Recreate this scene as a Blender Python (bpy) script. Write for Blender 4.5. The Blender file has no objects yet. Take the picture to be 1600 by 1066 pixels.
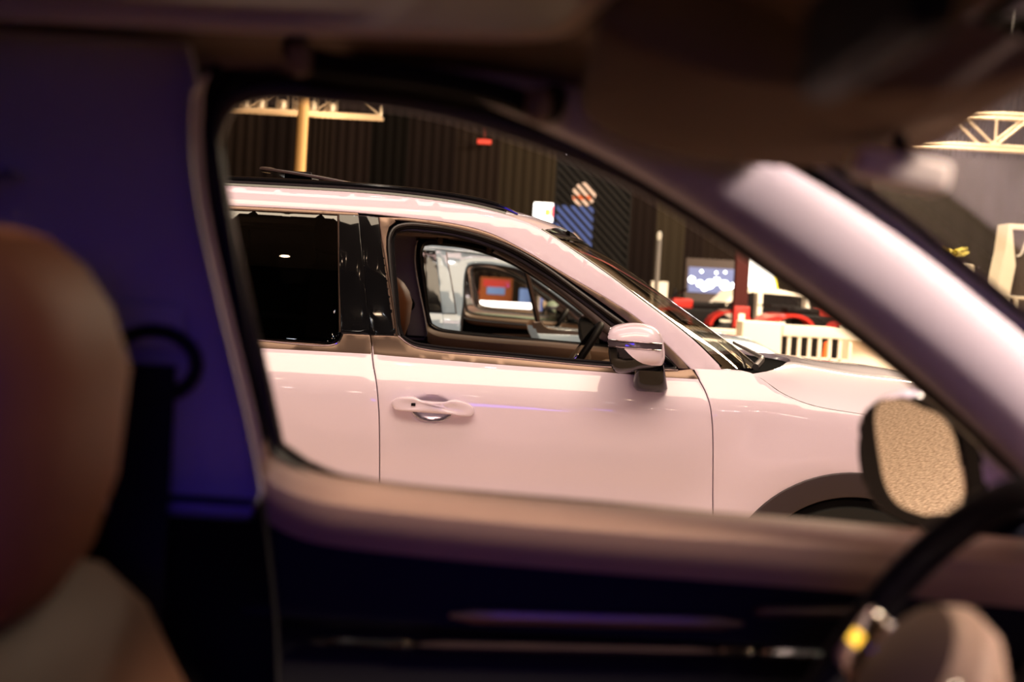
import bpy, bmesh, math, random
from mathutils import Vector, Matrix
from mathutils.geometry import delaunay_2d_cdt

random.seed(7)
S = bpy.context.scene
COL = S.collection
PI = math.pi

# ------------------------------------------------------------------ camera
cam_d = bpy.data.cameras.new('camera')
cam = bpy.data.objects.new('camera', cam_d)
COL.objects.link(cam)
S.camera = cam
cam_d.lens = 50.0
cam_d.sensor_width = 36.0
cam_d.clip_start = 0.02
cam_d.clip_end = 200
pitch, roll = math.radians(2.09), math.radians(3.3)
Fv = Vector((0, math.cos(pitch), -math.sin(pitch)))
R0 = Vector((1, 0, 0))
U0 = Vector((0, math.sin(pitch), math.cos(pitch)))
Rv = R0 * math.cos(roll) + U0 * math.sin(roll)
Uv = U0 * math.cos(roll) - R0 * math.sin(roll)
M = Matrix((Rv, Uv, -Fv)).transposed().to_4x4()
M.translation = Vector((0, 0, 1.40))
cam.matrix_world = M
cam_d.dof.use_dof = True
cam_d.dof.focus_distance = 4.92
cam_d.dof.aperture_fstop = 2.7
cam_d.dof.aperture_blades = 9

S.view_settings.view_transform = 'Standard'
S.view_settings.look = 'None'
S.view_settings.gamma = 1.0
S.view_settings.use_curve_mapping = False
S.view_settings.exposure = 0.0

# ------------------------------------------------------------------ world and lights
W = bpy.data.worlds.new('hall_ambient')
S.world = W
W.use_nodes = True
W.node_tree.nodes['Background'].inputs[0].default_value = (1.0, 0.78, 0.6, 1)
W.node_tree.nodes['Background'].inputs[1].default_value = 0.02


def light(name, kind, loc, target, energy, color, size=1.0, size_y=None, spot=None, blend=0.3):
    d = bpy.data.lights.new(name, kind)
    d.energy = energy
    d.color = color
    if kind == 'AREA':
        d.shape = 'RECTANGLE'
        d.size = size
        d.size_y = size_y or size
    else:
        d.shadow_soft_size = size
    if kind == 'SPOT':
        d.spot_size = math.radians(spot or 60)
        d.spot_blend = blend
    o = bpy.data.objects.new(name, d)
    COL.objects.link(o)
    o.location = loc
    o.rotation_euler = (Vector(target) - Vector(loc)).to_track_quat('-Z', 'Y').to_euler()
    return o


WARM = (1.0, 0.77, 0.52)
light('hall_key_lamp', 'AREA', (0.3, 0.0, 7.0), (0.3, 3.6, 0.9), 470, (1, 0.79, 0.56), 7.5, 2.0)
light('aisle_lamp', 'AREA', (0.3, 3.2, 6.5), (0.3, 3.2, 0), 220, (1, 0.62, 0.54), 8, 0.8)
light('hood_lamp', 'AREA', (3.2, 7.4, 6.5), (1.2, 6.0, 1), 200, WARM, 4, 2)
light('rear_row_lamp', 'AREA', (0, 9.0, 6.5), (0, 10.5, 0.5), 110, (1, 0.95, 0.88), 8, 1.5)
light('counter_fill', 'AREA', (4, 13.0, 6.5), (3.9, 17, 0.9), 1300, (1, 0.84, 0.62), 4, 2)  # unseen fill added to brighten the white counters and railing
light('stand_lamp', 'AREA', (6, 21.5, 6.8), (4.5, 23, 0.5), 3000, (1, 0.82, 0.6), 7, 3)
light('drape_lamp', 'AREA', (4, 24, 7.5), (3, 33, 2), 45, (1, 0.74, 0.55), 14, 2)
blue_side = light('blue_side_glow', 'AREA', (0.15, -2.5, 1.75), (0.1, 1.5, 1.25), 36, (0.10, 0.05, 1.0), 1.5, 0.7)  # blue light from behind the camera, its source unseen
fg = light('front_glow', 'AREA', (4.6, 0.0, 4.9), (0.66, 1.5, 1.31), 34, (1, 0.83, 0.83), 0.9, 0.7)  # unseen narrow beam, added and aimed to light the windscreen pillar trim
fg.data.spread = math.radians(20)
light('ceiling_fill', 'AREA', (5, 24, 5.0), (6, 26, 9), 2600, (1, 0.72, 0.42), 8, 5)  # unseen uplight added so the windscreen reflects a bright ceiling
# small hall spots: they glint in the paint and the trim
k = 0
for gx in range(-4, 6):
    for gy, gz in ((-5.5, 7.6), (0.6, 7.9), (4.1, 7.2)):
        k += 1
        lx = gx * 1.35 + random.uniform(-0.4, 0.4)
        light('ceiling_spot', 'POINT', (lx, gy + random.uniform(-0.5, 0.5), gz), (0, 0, 0), 9,
              [(1, 0.86, 0.7), (1, 0.7, 0.45), (0.85, 0.92, 1)][k % 3], 0.05)

for k in range(26):
    lx = -7.5 + k * 0.6 + random.uniform(-0.3, 0.3)
    light('booth_spot', 'POINT', (lx, -6.5 + random.uniform(-1.2, 1.2), random.choice((4.3, 4.7, 5.2, 5.8, 6.4))), (0, 0, 0), 7,
          [(1, 0.86, 0.7), (1, 0.7, 0.45), (0.9, 0.93, 1)][k % 3], 0.05)


# ------------------------------------------------------------------ materials
def mat(name, color, rough=0.5, metal=0.0, coat=0.0, spec=0.5, emit=None, estr=0.0, noise=None, bump=None, coat_rough=0.03):
    m = bpy.data.materials.new(name)
    m.use_nodes = True
    nt = m.node_tree
    b = nt.nodes['Principled BSDF']
    b.inputs['Base Color'].default_value = (*color, 1)
    b.inputs['Roughness'].default_value = rough
    b.inputs['Metallic'].default_value = metal
    b.inputs['Specular IOR Level'].default_value = spec
    b.inputs['Coat Weight'].default_value = coat
    b.inputs['Coat Roughness'].default_value = coat_rough
    if emit:
        b.inputs['Emission Color'].default_value = (*emit, 1)
        b.inputs['Emission Strength'].default_value = estr
    if noise or bump:
        tc = nt.nodes.new('ShaderNodeTexCoord')
        if noise:
            sc, amt, c2 = noise
            n = nt.nodes.new('ShaderNodeTexNoise')
            n.inputs['Scale'].default_value = sc
            n.inputs['Detail'].default_value = 6
            nt.links.new(tc.outputs['Object'], n.inputs['Vector'])
            rp = nt.nodes.new('ShaderNodeMapRange')
            rp.inputs[1].default_value = 0.5 - amt
            rp.inputs[2].default_value = 0.5 + amt
            nt.links.new(n.outputs['Fac'], rp.inputs[0])
            mx = nt.nodes.new('ShaderNodeMix')
            mx.data_type = 'RGBA'
            mx.inputs[6].default_value = (*color, 1)
            mx.inputs[7].default_value = (*c2, 1)
            nt.links.new(rp.outputs[0], mx.inputs[0])
            nt.links.new(mx.outputs[2], b.inputs['Base Color'])
        if bump:
            n2 = nt.nodes.new('ShaderNodeTexNoise')
            n2.inputs['Scale'].default_value = bump[0]
            n2.inputs['Detail'].default_value = 4
            nt.links.new(tc.outputs['Object'], n2.inputs['Vector'])
            bp = nt.nodes.new('ShaderNodeBump')
            bp.inputs['Strength'].default_value = bump[1]
            bp.inputs['Distance'].default_value = bump[2]
            nt.links.new(n2.outputs['Fac'], bp.inputs['Height'])
            nt.links.new(bp.outputs['Normal'], b.inputs['Normal'])
    return m


def glass(name, tint, gloss=1.0, rough=0.0, spec_col=(1, 1, 1)):
    m = bpy.data.materials.new(name)
    m.use_nodes = True
    nt = m.node_tree
    nt.nodes.remove(nt.nodes['Principled BSDF'])
    out = nt.nodes['Material Output']
    tr = nt.nodes.new('ShaderNodeBsdfTransparent')
    tr.inputs[0].default_value = (*tint, 1)
    gl = nt.nodes.new('ShaderNodeBsdfGlossy')
    gl.inputs[0].default_value = (*spec_col, 1)
    gl.inputs['Roughness'].default_value = rough
    fr = nt.nodes.new('ShaderNodeFresnel')
    ge = nt.nodes.new('ShaderNodeNewGeometry')
    io = nt.nodes.new('ShaderNodeMapRange')
    io.inputs[3].default_value = 1.5
    io.inputs[4].default_value = 1 / 1.5
    nt.links.new(ge.outputs['Backfacing'], io.inputs[0])
    nt.links.new(io.outputs[0], fr.inputs[0])
    mu = nt.nodes.new('ShaderNodeMath')
    mu.operation = 'MULTIPLY'
    mu.inputs[1].default_value = gloss
    nt.links.new(fr.outputs[0], mu.inputs[0])
    mx = nt.nodes.new('ShaderNodeMixShader')
    nt.links.new(mu.outputs[0], mx.inputs[0])
    nt.links.new(tr.outputs[0], mx.inputs[1])
    nt.links.new(gl.outputs[0], mx.inputs[2])
    nt.links.new(mx.outputs[0], out.inputs[0])
    return m


MT = {
    'paint': mat('pearl_white_paint', (0.80, 0.68, 0.80), 0.42, 0, 1.0, noise=(900, 0.35, (0.74, 0.63, 0.74))),
    'paint_silver': mat('pale_silver_blue_paint', (0.24, 0.33, 0.40), 0.38, 0.15, 1.0),
    'paint_olive': mat('grey_green_paint', (0.20, 0.25, 0.17), 0.4, 0.0, 1.0),
    'bronze': mat('satin_bronze_trim', (0.15, 0.10, 0.078), 0.30, 0.8),
    'chrome': mat('bright_chrome', (0.85, 0.8, 0.76), 0.10, 1.0),
    'gloss_black': mat('gloss_black', (0.004, 0.004, 0.005), 0.10, 0, 0.6, spec=0.15),
    'black': mat('matt_black_plastic', (0.006, 0.005, 0.006), 0.5, spec=0.12),
    'clad': mat('dark_wheel_arch_cladding', (0.035, 0.022, 0.025), 0.5),
    'cowl': mat('cowl_black', (0.004, 0.004, 0.004), 0.95, spec=0.02),
    'rubber': mat('rubber_seal', (0.015, 0.013, 0.014), 0.38),
    'seal': mat('grey_door_seal', (0.30, 0.22, 0.22), 0.45),
    'trim': mat('pillar_trim_fabric', (0.40, 0.36, 0.40), 0.75, noise=(400, 0.4, (0.33, 0.28, 0.29))),
    'liner': mat('headliner_fabric', (0.19, 0.135, 0.10), 0.95, spec=0.1, noise=(300, 0.4, (0.17, 0.12, 0.09))),
    'rim': mat('sunroof_rim_lit_tone', (0.62, 0.52, 0.42), 0.8),  # paler copy of the headliner, light on the sunroof edge put into colour
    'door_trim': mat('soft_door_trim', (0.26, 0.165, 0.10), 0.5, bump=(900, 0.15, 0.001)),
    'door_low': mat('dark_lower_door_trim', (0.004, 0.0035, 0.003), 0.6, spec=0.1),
    'tan': mat('tan_leather', (0.34, 0.17, 0.085), 0.45, bump=(500, 0.2, 0.001)),
    'brown': mat('brown_leather', (0.27, 0.105, 0.042), 0.55, spec=0.2, bump=(500, 0.2, 0.001)),
    'seat_shaded': mat('brown_leather_shaded', (0.075, 0.032, 0.014), 0.6, spec=0.15, bump=(500, 0.2, 0.001)),  # darkened copy of the leather, shade on the seat back put into colour
    'redbrown': mat('red_brown_leather', (0.25, 0.07, 0.04), 0.45),
    'dash': mat('brown_dash', (0.20, 0.13, 0.085), 0.55),
    'tint': glass('tinted_window_glass', (0.035, 0.03, 0.028), 1.5),
    'wind': glass('windscreen_glass', (0.72, 0.68, 0.62), 1.0),
    'clear': glass('clear_glass', (0.85, 0.85, 0.83), 1.0),
    'roofglass': glass('sunroof_glass', (0.2, 0.19, 0.175), 1.2),
    'mirror': mat('mirror_glass', (0.92, 0.90, 0.86), 0.015, 1.0),
    'tyre': mat('tyre_rubber', (0.012, 0.012, 0.012), 0.8),
    'alloy': mat('alloy_wheel', (0.45, 0.44, 0.43), 0.25, 1.0),
    'amber': mat('lit_amber_icon', (0.4, 0.2, 0.02), 0.4, emit=(1.0, 0.55, 0.05), estr=2.2),
    'lens': mat('indicator_lens', (0.10, 0.08, 0.10), 0.05, 0.3, 1.0),
    'head': mat('headlamp_lens', (0.6, 0.6, 0.62), 0.1, 0.2, 1.0),
    'cup': mat('bright_cup', (0.62, 0.64, 0.70), 0.16, 0.85),
    'carpet': mat('beige_speckled_carpet', (0.86, 0.70, 0.52), 0.95, spec=0.1, noise=(70, 0.16, (0.44, 0.32, 0.22)), bump=(220, 0.6, 0.01)),
    'ceil': mat('dark_brown_hall_ceiling', (0.10, 0.07, 0.045), 0.9),
    'wall': mat('dark_hall_wall', (0.007, 0.006, 0.0055), 0.9, spec=0.1),
    'white': mat('white_laminate', (0.82, 0.74, 0.62), 0.5),
    'redpaint': mat('red_paint', (0.36, 0.015, 0.010), 0.35, coat=0.6),
    'darkred': mat('dark_red_column_paint', (0.04, 0.008, 0.007), 0.7, spec=0.1),
    'orange': mat('orange_plastic', (0.85, 0.13, 0.02), 0.5),
    'steel': mat('truss_aluminium', (0.62, 0.50, 0.36), 0.4, 0.5),
    'ochre': mat('ochre_painted_pole', (0.65, 0.36, 0.12), 0.6),
    'grey': mat('grey_panel', (0.07, 0.052, 0.045), 0.8, spec=0.15),
    'greymetal': mat('grey_metal', (0.22, 0.20, 0.19), 0.4, 0.6),
    'bikeblack': mat('machine_black', (0.006, 0.005, 0.005), 0.5, spec=0.1),
    'carglass': mat('car_window_dark', (0.01, 0.008, 0.008), 0.1, spec=0.4),
    'lamp': mat('lit_lamp', (1, 1, 1), 0.5, emit=(0.9, 0.95, 1.0), estr=9),
    'warmlamp': mat('lit_warm_lamp', (1, 1, 1), 0.5, emit=(1.0, 0.72, 0.42), estr=4),
    'dimlamp': mat('dim_warm_lamp', (0.1, 0.1, 0.1), 0.5, emit=(1.0, 0.72, 0.42), estr=0.7),
    'redlamp': mat('lit_red_sign', (0.5, 0.02, 0.01), 0.5, emit=(1, 0.08, 0.03), estr=0.35),
    'screenwhite': mat('lit_white_screen', (1, 1, 1), 0.5, emit=(1.0, 0.97, 0.95), estr=2.2),
    'screenyellow': mat('lit_yellow_patch', (1, 0.8, 0.1), 0.5, emit=(1.0, 0.75, 0.03), estr=1.1),
    'screenred': mat('lit_red_edge', (1, 0.1, 0.1), 0.5, emit=(1.0, 0.12, 0.14), estr=0.9),
    'screenblue': mat('lit_blue_screen', (0.01, 0.012, 0.03), 0.5, emit=(0.11, 0.16, 0.42), estr=0.85),
    'skyblue': mat('lit_pale_blue_screen', (0.02, 0.02, 0.04), 0.5, emit=(0.27, 0.30, 0.55), estr=0.9),
    'logo_orange': mat('lit_orange_emblem', (0.05, 0.02, 0.01), 0.5, emit=(1.0, 0.16, 0.03), estr=1.1),
    'logo_peach': mat('lit_peach_emblem', (0.05, 0.03, 0.02), 0.5, emit=(1.0, 0.60, 0.38), estr=1.3),
    'yellow': mat('yellow_green_foliage', (0.55, 0.45, 0.03), 0.6, emit=None),
    'bluepaint': mat('blue_panel', (0.10, 0.20, 0.50), 0.6),
    'script': mat('pale_lettering', (0.7, 0.65, 0.6), 0.6),
}


# ------------------------------------------------------------------ helpers
def link(o, parent=None):
    COL.objects.link(o)
    if parent:
        o.parent = parent
    return o


def tag(o, label=None, cat=None, group=None, kind=None):
    for k_, v_ in (('label', label), ('category', cat), ('group', group), ('kind', kind)):
        if v_:
            o[k_] = v_
    return o


def empty(name, loc, label, cat, group=None, rz=0):
    o = bpy.data.objects.new(name, None)
    link(o)
    o.location = loc
    o.rotation_euler.z = rz
    return tag(o, label, cat, group)


def mk(name, verts, faces, m, parent=None, smooth=True, sharp=35, label=None):
    me = bpy.data.meshes.new(name)
    me.from_pydata([tuple(v) for v in verts], [], faces)
    me.validate()
    bm = bmesh.new()
    bm.from_mesh(me)
    bmesh.ops.recalc_face_normals(bm, faces=bm.faces)
    bm.to_mesh(me)
    bm.free()
    me.materials.append(MT[m] if isinstance(m, str) else m)
    if smooth:
        me.shade_smooth()
        me.set_sharp_from_angle(angle=math.radians(sharp))
    o = bpy.data.objects.new(name, me)
    link(o, parent)
    if label:
        o['label'] = label
    return o


class MB:
    def __init__(s):
        s.v, s.f = [], []

    def add(s, v, f):
        n = len(s.v)
        s.v += [tuple(p) for p in v]
        s.f += [tuple(i + n for i in q) for q in f]
        return s

    def box(s, x0, x1, y0, y1, z0, z1, bev=0.0):
        bm = bmesh.new()
        bmesh.ops.create_cube(bm, size=1)
        for v in bm.verts:
            v.co = Vector(((x0 + x1) / 2 + v.co.x * (x1 - x0), (y0 + y1) / 2 + v.co.y * (y1 - y0), (z0 + z1) / 2 + v.co.z * (z1 - z0)))
        if bev:
            bmesh.ops.bevel(bm, geom=bm.edges[:], offset=bev, segments=3, affect='EDGES', profile=0.6)
        bm.verts.index_update()
        s.add([v.co for v in bm.verts], [[v.index for v in f.verts] for f in bm.faces])
        bm.free()
        return s

    def tube(s, path, r, n=10, closed=False, cap=True):
        P = [Vector(p) for p in path]
        m = len(P)
        R = r if isinstance(r, (list, tuple)) else [r] * m
        rings = []
        ref = None
        for i, p in enumerate(P):
            t = (P[(i + 1) % m] - P[i - 1]) if closed else (P[min(i + 1, m - 1)] - P[max(i - 1, 0)])
            t.normalize()
            if ref is None:
                ref = Vector((0, 0, 1)) if abs(t.z) < 0.9 else Vector((0, 1, 0))
            a = (ref - t * ref.dot(t)).normalized()
            ref = a
            b = t.cross(a)
            rings.append([p + (a * math.cos(q) + b * math.sin(q)) * R[i] for q in [2 * PI * k / n for k in range(n)]])
        return s.loft(rings, closed, cap)

    def loft(s, rings, closed=False, cap=True, ringclosed=True):
        n = len(rings[0])
        v = [p for r in rings for p in r]
        f = []
        m = len(rings)
        for i in range(m if closed else m - 1):
            j = (i + 1) % m
            for k in range(n if ringclosed else n - 1):
                l = (k + 1) % n
                f.append((i * n + k, i * n + l, j * n + l, j * n + k))
        if cap and not closed and ringclosed:
            f.append(tuple(range(n)))
            f.append(tuple((m - 1) * n + k for k in range(n)))
        return s.add(v, f)

    def lathe(s, prof, axis='Y', n=32, loc=(0, 0, 0)):
        rings = []
        for r, h in prof:
            ring = []
            for k in range(n):
                a = 2 * PI * k / n
                c, d = r * math.cos(a), r * math.sin(a)
                p = {'Y': (c, h, d), 'Z': (c, d, h), 'X': (h, c, d)}[axis]
                ring.append((p[0] + loc[0], p[1] + loc[1], p[2] + loc[2]))
            rings.append(ring)
        return s.loft(rings)

    def build(s, name, m, parent=None, smooth=True, sharp=35, label=None):
        return mk(name, s.v, s.f, m, parent, smooth, sharp, label)


def interp(x, tab):
    if x <= tab[0][0]:
        return tab[0][1]
    for (a, b), (c, d) in zip(tab, tab[1:]):
        if x <= c:
            return b + (d - b) * (x - a) / (c - a)
    return tab[-1][1]


def hermite(tab):
    """monotone cubic through (x, y) pairs"""
    xs = [a for a, _ in tab]
    ys = [b for _, b in tab]
    n = len(xs)
    d = [(ys[i + 1] - ys[i]) / (xs[i + 1] - xs[i]) for i in range(n - 1)]
    m = [d[0]] + [0 if d[i - 1] * d[i] <= 0 else 2 * d[i - 1] * d[i] / (d[i - 1] + d[i]) for i in range(1, n - 1)] + [d[-1]]

    def f(x):
        if x <= xs[0]:
            return ys[0] + m[0] * (x - xs[0])
        if x >= xs[-1]:
            return ys[-1] + m[-1] * (x - xs[-1])
        i = 0
        while x > xs[i + 1]:
            i += 1
        h = xs[i + 1] - xs[i]
        t = (x - xs[i]) / h
        return ys[i] * (2 * t**3 - 3 * t**2 + 1) + h * m[i] * (t**3 - 2 * t**2 + t) + ys[i + 1] * (-2 * t**3 + 3 * t**2) + h * m[i + 1] * (t**3 - t**2)
    return f


def smooth_curve(pts, n=6, closed=False):
    P = [Vector(p) for p in pts]
    m = len(P)
    out = []
    for i in range(m if closed else m - 1):
        p0 = P[i - 1] if (closed or i > 0) else P[0] * 2 - P[1]
        p1, p2 = P[i], P[(i + 1) % m]
        p3 = P[(i + 2) % m] if (closed or i + 2 < m) else p2 * 2 - p1
        l1 = max((p1 - p0).length, 1e-6) ** 0.5
        l2 = max((p2 - p1).length, 1e-6) ** 0.5
        l3 = max((p3 - p2).length, 1e-6) ** 0.5
        m1 = ((p1 - p0) / l1**2 - (p2 - p0) / (l1**2 + l2 * l1) + 0 * p1) if False else (p2 - p1) * 1.0
        t1 = (p2 - p1) + l2 * l2 * ((p1 - p0) / (l1 * l1) - (p2 - p0) / (l1 + l2) ** 2) if False else None
        # centripetal tangents
        a = (p1 - p0) / l1 - (p2 - p0) / (l1 + l2) + (p2 - p1) / l2
        b = (p2 - p1) / l2 - (p3 - p1) / (l2 + l3) + (p3 - p2) / l3
        a *= l2
        b *= l2
        for k in range(n):
            t = k / n
            out.append(p1 * (2 * t**3 - 3 * t**2 + 1) + a * (t**3 - 2 * t**2 + t) + p2 * (-2 * t**3 + 3 * t**2) + b * (t**3 - t**2))
    if not closed:
        out.append(P[-1])
    return [tuple(p) for p in out]


def inside(x, z, poly):
    c = False
    n = len(poly)
    j = n - 1
    for i in range(n):
        xi, zi = poly[i][0], poly[i][1]
        xj, zj = poly[j][0], poly[j][1]
        if (zi > z) != (zj > z) and x < (xj - xi) * (z - zi) / (zj - zi) + xi:
            c = not c
        j = i
    return c


def resample(poly, step):
    out = []
    n = len(poly)
    for i in range(n):
        a, b = poly[i], poly[(i + 1) % n]
        L = math.hypot(b[0] - a[0], b[1] - a[1])
        k = max(1, int(math.ceil(L / step)))
        for q in range(k):
            if L < 1e-5:
                continue
            out.append((a[0] + (b[0] - a[0]) * q / k, a[1] + (b[1] - a[1]) * q / k))
    return out


def area(p):
    return 0.5 * sum(p[i - 1][0] * p[i][1] - p[i][0] * p[i - 1][1] for i in range(len(p)))


def panel(outer, surf, holes=(), res=0.03, bev=0.003, thick=0.02, fine=None, steps=((0.0, 0.0), (0.55, 0.15), (0.9, 0.5), (1.0, 1.0))):
    """sheet over the curved side: surf(x, z, sink) -> 3D point; rounded rim of radius bev then a return of depth thick"""
    loops = []
    for q, lp in enumerate([outer] + list(holes)):
        lp = resample(lp, res)
        if (area(lp) < 0) != (q > 0):
            lp = lp[::-1]
        loops.append(lp)
    pts, edges, spans = [], [], []
    for lp in loops:
        s = len(pts)
        pts += lp
        n = len(lp)
        edges += [(s + i, s + (i + 1) % n) for i in range(n)]
        spans.append((s, n))
    xs = [p[0] for p in loops[0]]
    zs = [p[1] for p in loops[0]]
    cell = res
    bset = {}
    for p in pts:
        bset.setdefault((int(p[0] // cell), int(p[1] // cell)), []).append(p)

    def near_edge(x, z, d):
        cx, cz = int(x // cell), int(z // cell)
        for i in (-1, 0, 1):
            for j in (-1, 0, 1):
                for p in bset.get((cx + i, cz + j), ()):
                    if abs(p[0] - x) < d and abs(p[1] - z) < d:
                        return True
        return False

    def grid(x0, x1, z0, z1, st, excl=None):
        nx, nz = int((x1 - x0) / st), int((z1 - z0) / st)
        for i in range(nx + 1):
            for j in range(nz + 1):
                x, z = x0 + (i + 0.5) * st, z0 + (j + 0.5) * st
                if excl and excl[0] < x < excl[1] and excl[2] < z < excl[3]:
                    continue
                if near_edge(x, z, st * 0.45):
                    continue
                if inside(x, z, loops[0]) and not any(inside(x, z, h) for h in loops[1:]):
                    pts.append((x, z))
    grid(min(xs), max(xs), min(zs), max(zs), res, fine[:4] if fine else None)
    if fine:
        grid(fine[0], fine[1], fine[2], fine[3], fine[4])
    r = delaunay_2d_cdt([Vector(p) for p in pts], edges, [], 0, 1e-6)
    V2, F2, ov = r[0], r[2], r[3]
    mp = {}
    for i, src in enumerate(ov):
        for q in src:
            mp[q] = i
    V = [surf(p.x, p.y, 0.0) for p in V2]
    F = []
    for t in F2:
        cx = sum(V2[i].x for i in t) / len(t)
        cz = sum(V2[i].y for i in t) / len(t)
        if inside(cx, cz, loops[0]) and not any(inside(cx, cz, h) for h in loops[1:]):
            F.append(tuple(t))
    for (s, n), lp in zip(spans, loops):
        prev = [mp[s + i] for i in range(n)]
        nr = []
        for i in range(n):
            a, b = lp[i - 1], lp[(i + 1) % n]
            dx, dz = b[0] - a[0], b[1] - a[1]
            L = math.hypot(dx, dz) or 1
            nr.append((dz / L, -dx / L))
        rows = [(bev * o_, bev * s_) for o_, s_ in steps[1:]] + [(bev, bev + thick)]
        for o_, s_ in rows:
            cur = []
            for i in range(n):
                x, z = lp[i][0] + nr[i][0] * o_, lp[i][1] + nr[i][1] * o_
                cur.append(len(V))
                V.append(surf(x, z, s_))
            for i in range(n):
                j = (i + 1) % n
                F.append((prev[i], prev[j], cur[j], cur[i]))
            prev = cur
    return V, F


def copy_tree(o, parent=None):
    c = o.copy()
    COL.objects.link(c)
    c.parent = parent
    for ch in [q for q in kids.get(o, [])]:
        copy_tree(ch, c)
    return c


# ------------------------------------------------------------------ the SUV
_wz = hermite([(0.2, .925), (0.45, .952), (0.7, .975), (0.88, .985), (1.0, .982), (1.04, .974), (1.07, .961), (1.10, .9455), (1.16, .916), (1.30, .884), (1.45, .848), (1.58, .811), (1.64, .792), (1.70, .761), (1.74, .728), (1.78, .68)])
WX, WZ, WR = 1.22, 0.37, 0.465          # front wheel centre and arch radius
RX = -1.68
CUP = (-0.262, 0.970)


def wid(x, z):
    w = _wz(z)
    if x > 1.25:
        w -= 0.30 * ((x - 1.25) / 0.85) ** 2.3
    if x < -2.0:
        w -= 0.16 * ((-x - 2.0) / 0.7) ** 2
    for cx in (WX, RX):
        d = math.hypot(x - cx, z - WZ)
        if d < 0.72:
            t = max(0.0, min(1.0, (0.72 - d) / 0.24))
            w += 0.022 * t * t * (3 - 2 * t)
    # character line that runs low on the doors
    w += 0.006 * math.exp(-((z - 0.66) / 0.05) ** 2)
    dx, dz = (x - CUP[0]) / 0.075, (z - CUP[1]) / 0.052
    q = dx * dx + dz * dz
    if q < 1:
        w -= 0.030 * (1 - q) ** 1.2
    return w


def side(s, ins=0.0):
    return lambda x, z, k=0.0: (x, s * (wid(x, z) - ins - k), z)


STRIP_TOP = [(-2.3, 1.60), (-2.1, 1.655), (-1.8, 1.685), (-1.414, 1.700), (-1.104, 1.706), (-0.793, 1.709), (-0.584, 1.709), (-0.398, 1.703), (-0.212, 1.688), (-0.119, 1.674), (-0.025, 1.652), (0.08, 1.612), (0.209, 1.537), (0.326, 1.464), (0.443, 1.385), (0.627, 1.258), (0.735, 1.163)]
STRIP_BOT = [(-2.25, 1.55), (-2.0, 1.605), (-1.7, 1.628), (-1.4, 1.637), (-1.08, 1.643), (-0.828, 1.646), (-0.576, 1.645), (-0.391, 1.637), (-0.253, 1.628), (-0.16, 1.614), (-0.079, 1.592), (0.038, 1.539), (0.213, 1.449), (0.329, 1.390), (0.445, 1.322), (0.54, 1.245), (0.635, 1.159)]
BR_IN = [(-0.496, 1.623), (-0.39, 1.622), (-0.252, 1.610), (-0.136, 1.589), (-0.02, 1.554), (0.097, 1.499), (0.214, 1.431), (0.331, 1.360), (0.446, 1.282), (0.516, 1.226), (0.590, 1.157)]
APERTURE = [(-0.399, 1.213), (-0.428, 1.357), (-0.454, 1.515), (-0.456, 1.561), (-0.440, 1.594), (-0.400, 1.609), (-0.33, 1.610), (-0.252, 1.605), (-0.136, 1.584), (-0.019, 1.547), (0.098, 1.487), (0.215, 1.412), (0.332, 1.336), (0.447, 1.262), (0.516, 1.212), (0.580, 1.160), (0.560, 1.151), (0.322, 1.150), (0.003, 1.161), (-0.322, 1.176), (-0.366, 1.188)]
GAP_R = [(-0.495, 1.208), (-0.480, 1.118), (-0.460, 1.046), (-0.444, 0.936), (-0.431, 0.713), (-0.423, 0.486), (-0.420, 0.42)]
GAP_F = [(0.657, 1.124), (0.680, 1.084), (0.696, 1.041), (0.707, 0.980), (0.714, 0.910), (0.727, 0.680), (0.735, 0.555), (0.737, 0.42)]
HOODGAP = [(0.742, 1.163), (0.836, 1.158), (0.885, 1.134), (0.940, 1.098), (1.022, 1.066), (1.090, 1.052), (1.208, 1.040), (1.341, 1.028), (1.55, 1.00), (1.80, 0.955)]
BELT_BOT = [(-2.3, 1.175), (-1.5, 1.150), (-0.921, 1.144), (-0.483, 1.146), (-0.443, 1.144), (0.005, 1.134), (0.329, 1.130), (0.546, 1.124), (0.657, 1.124)]
belt_z = lambda x: interp(x, BELT_BOT)


def off(path, d):
    """shift an (x, z) polyline sideways by d (positive = left of travel)"""
    out = []
    for i, p in enumerate(path):
        a, b = path[max(i - 1, 0)], path[min(i + 1, len(path) - 1)]
        dx, dz = b[0] - a[0], b[1] - a[1]
        L = math.hypot(dx, dz) or 1
        out.append((p[0] - dz / L * d, p[1] + dx / L * d))
    return out


def arc(cx, cz, r, a0, a1, n):
    return [(cx + r * math.cos(math.radians(a0 + (a1 - a0) * k / n)), cz + r * math.sin(math.radians(a0 + (a1 - a0) * k / n))) for k in range(n + 1)]


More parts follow.
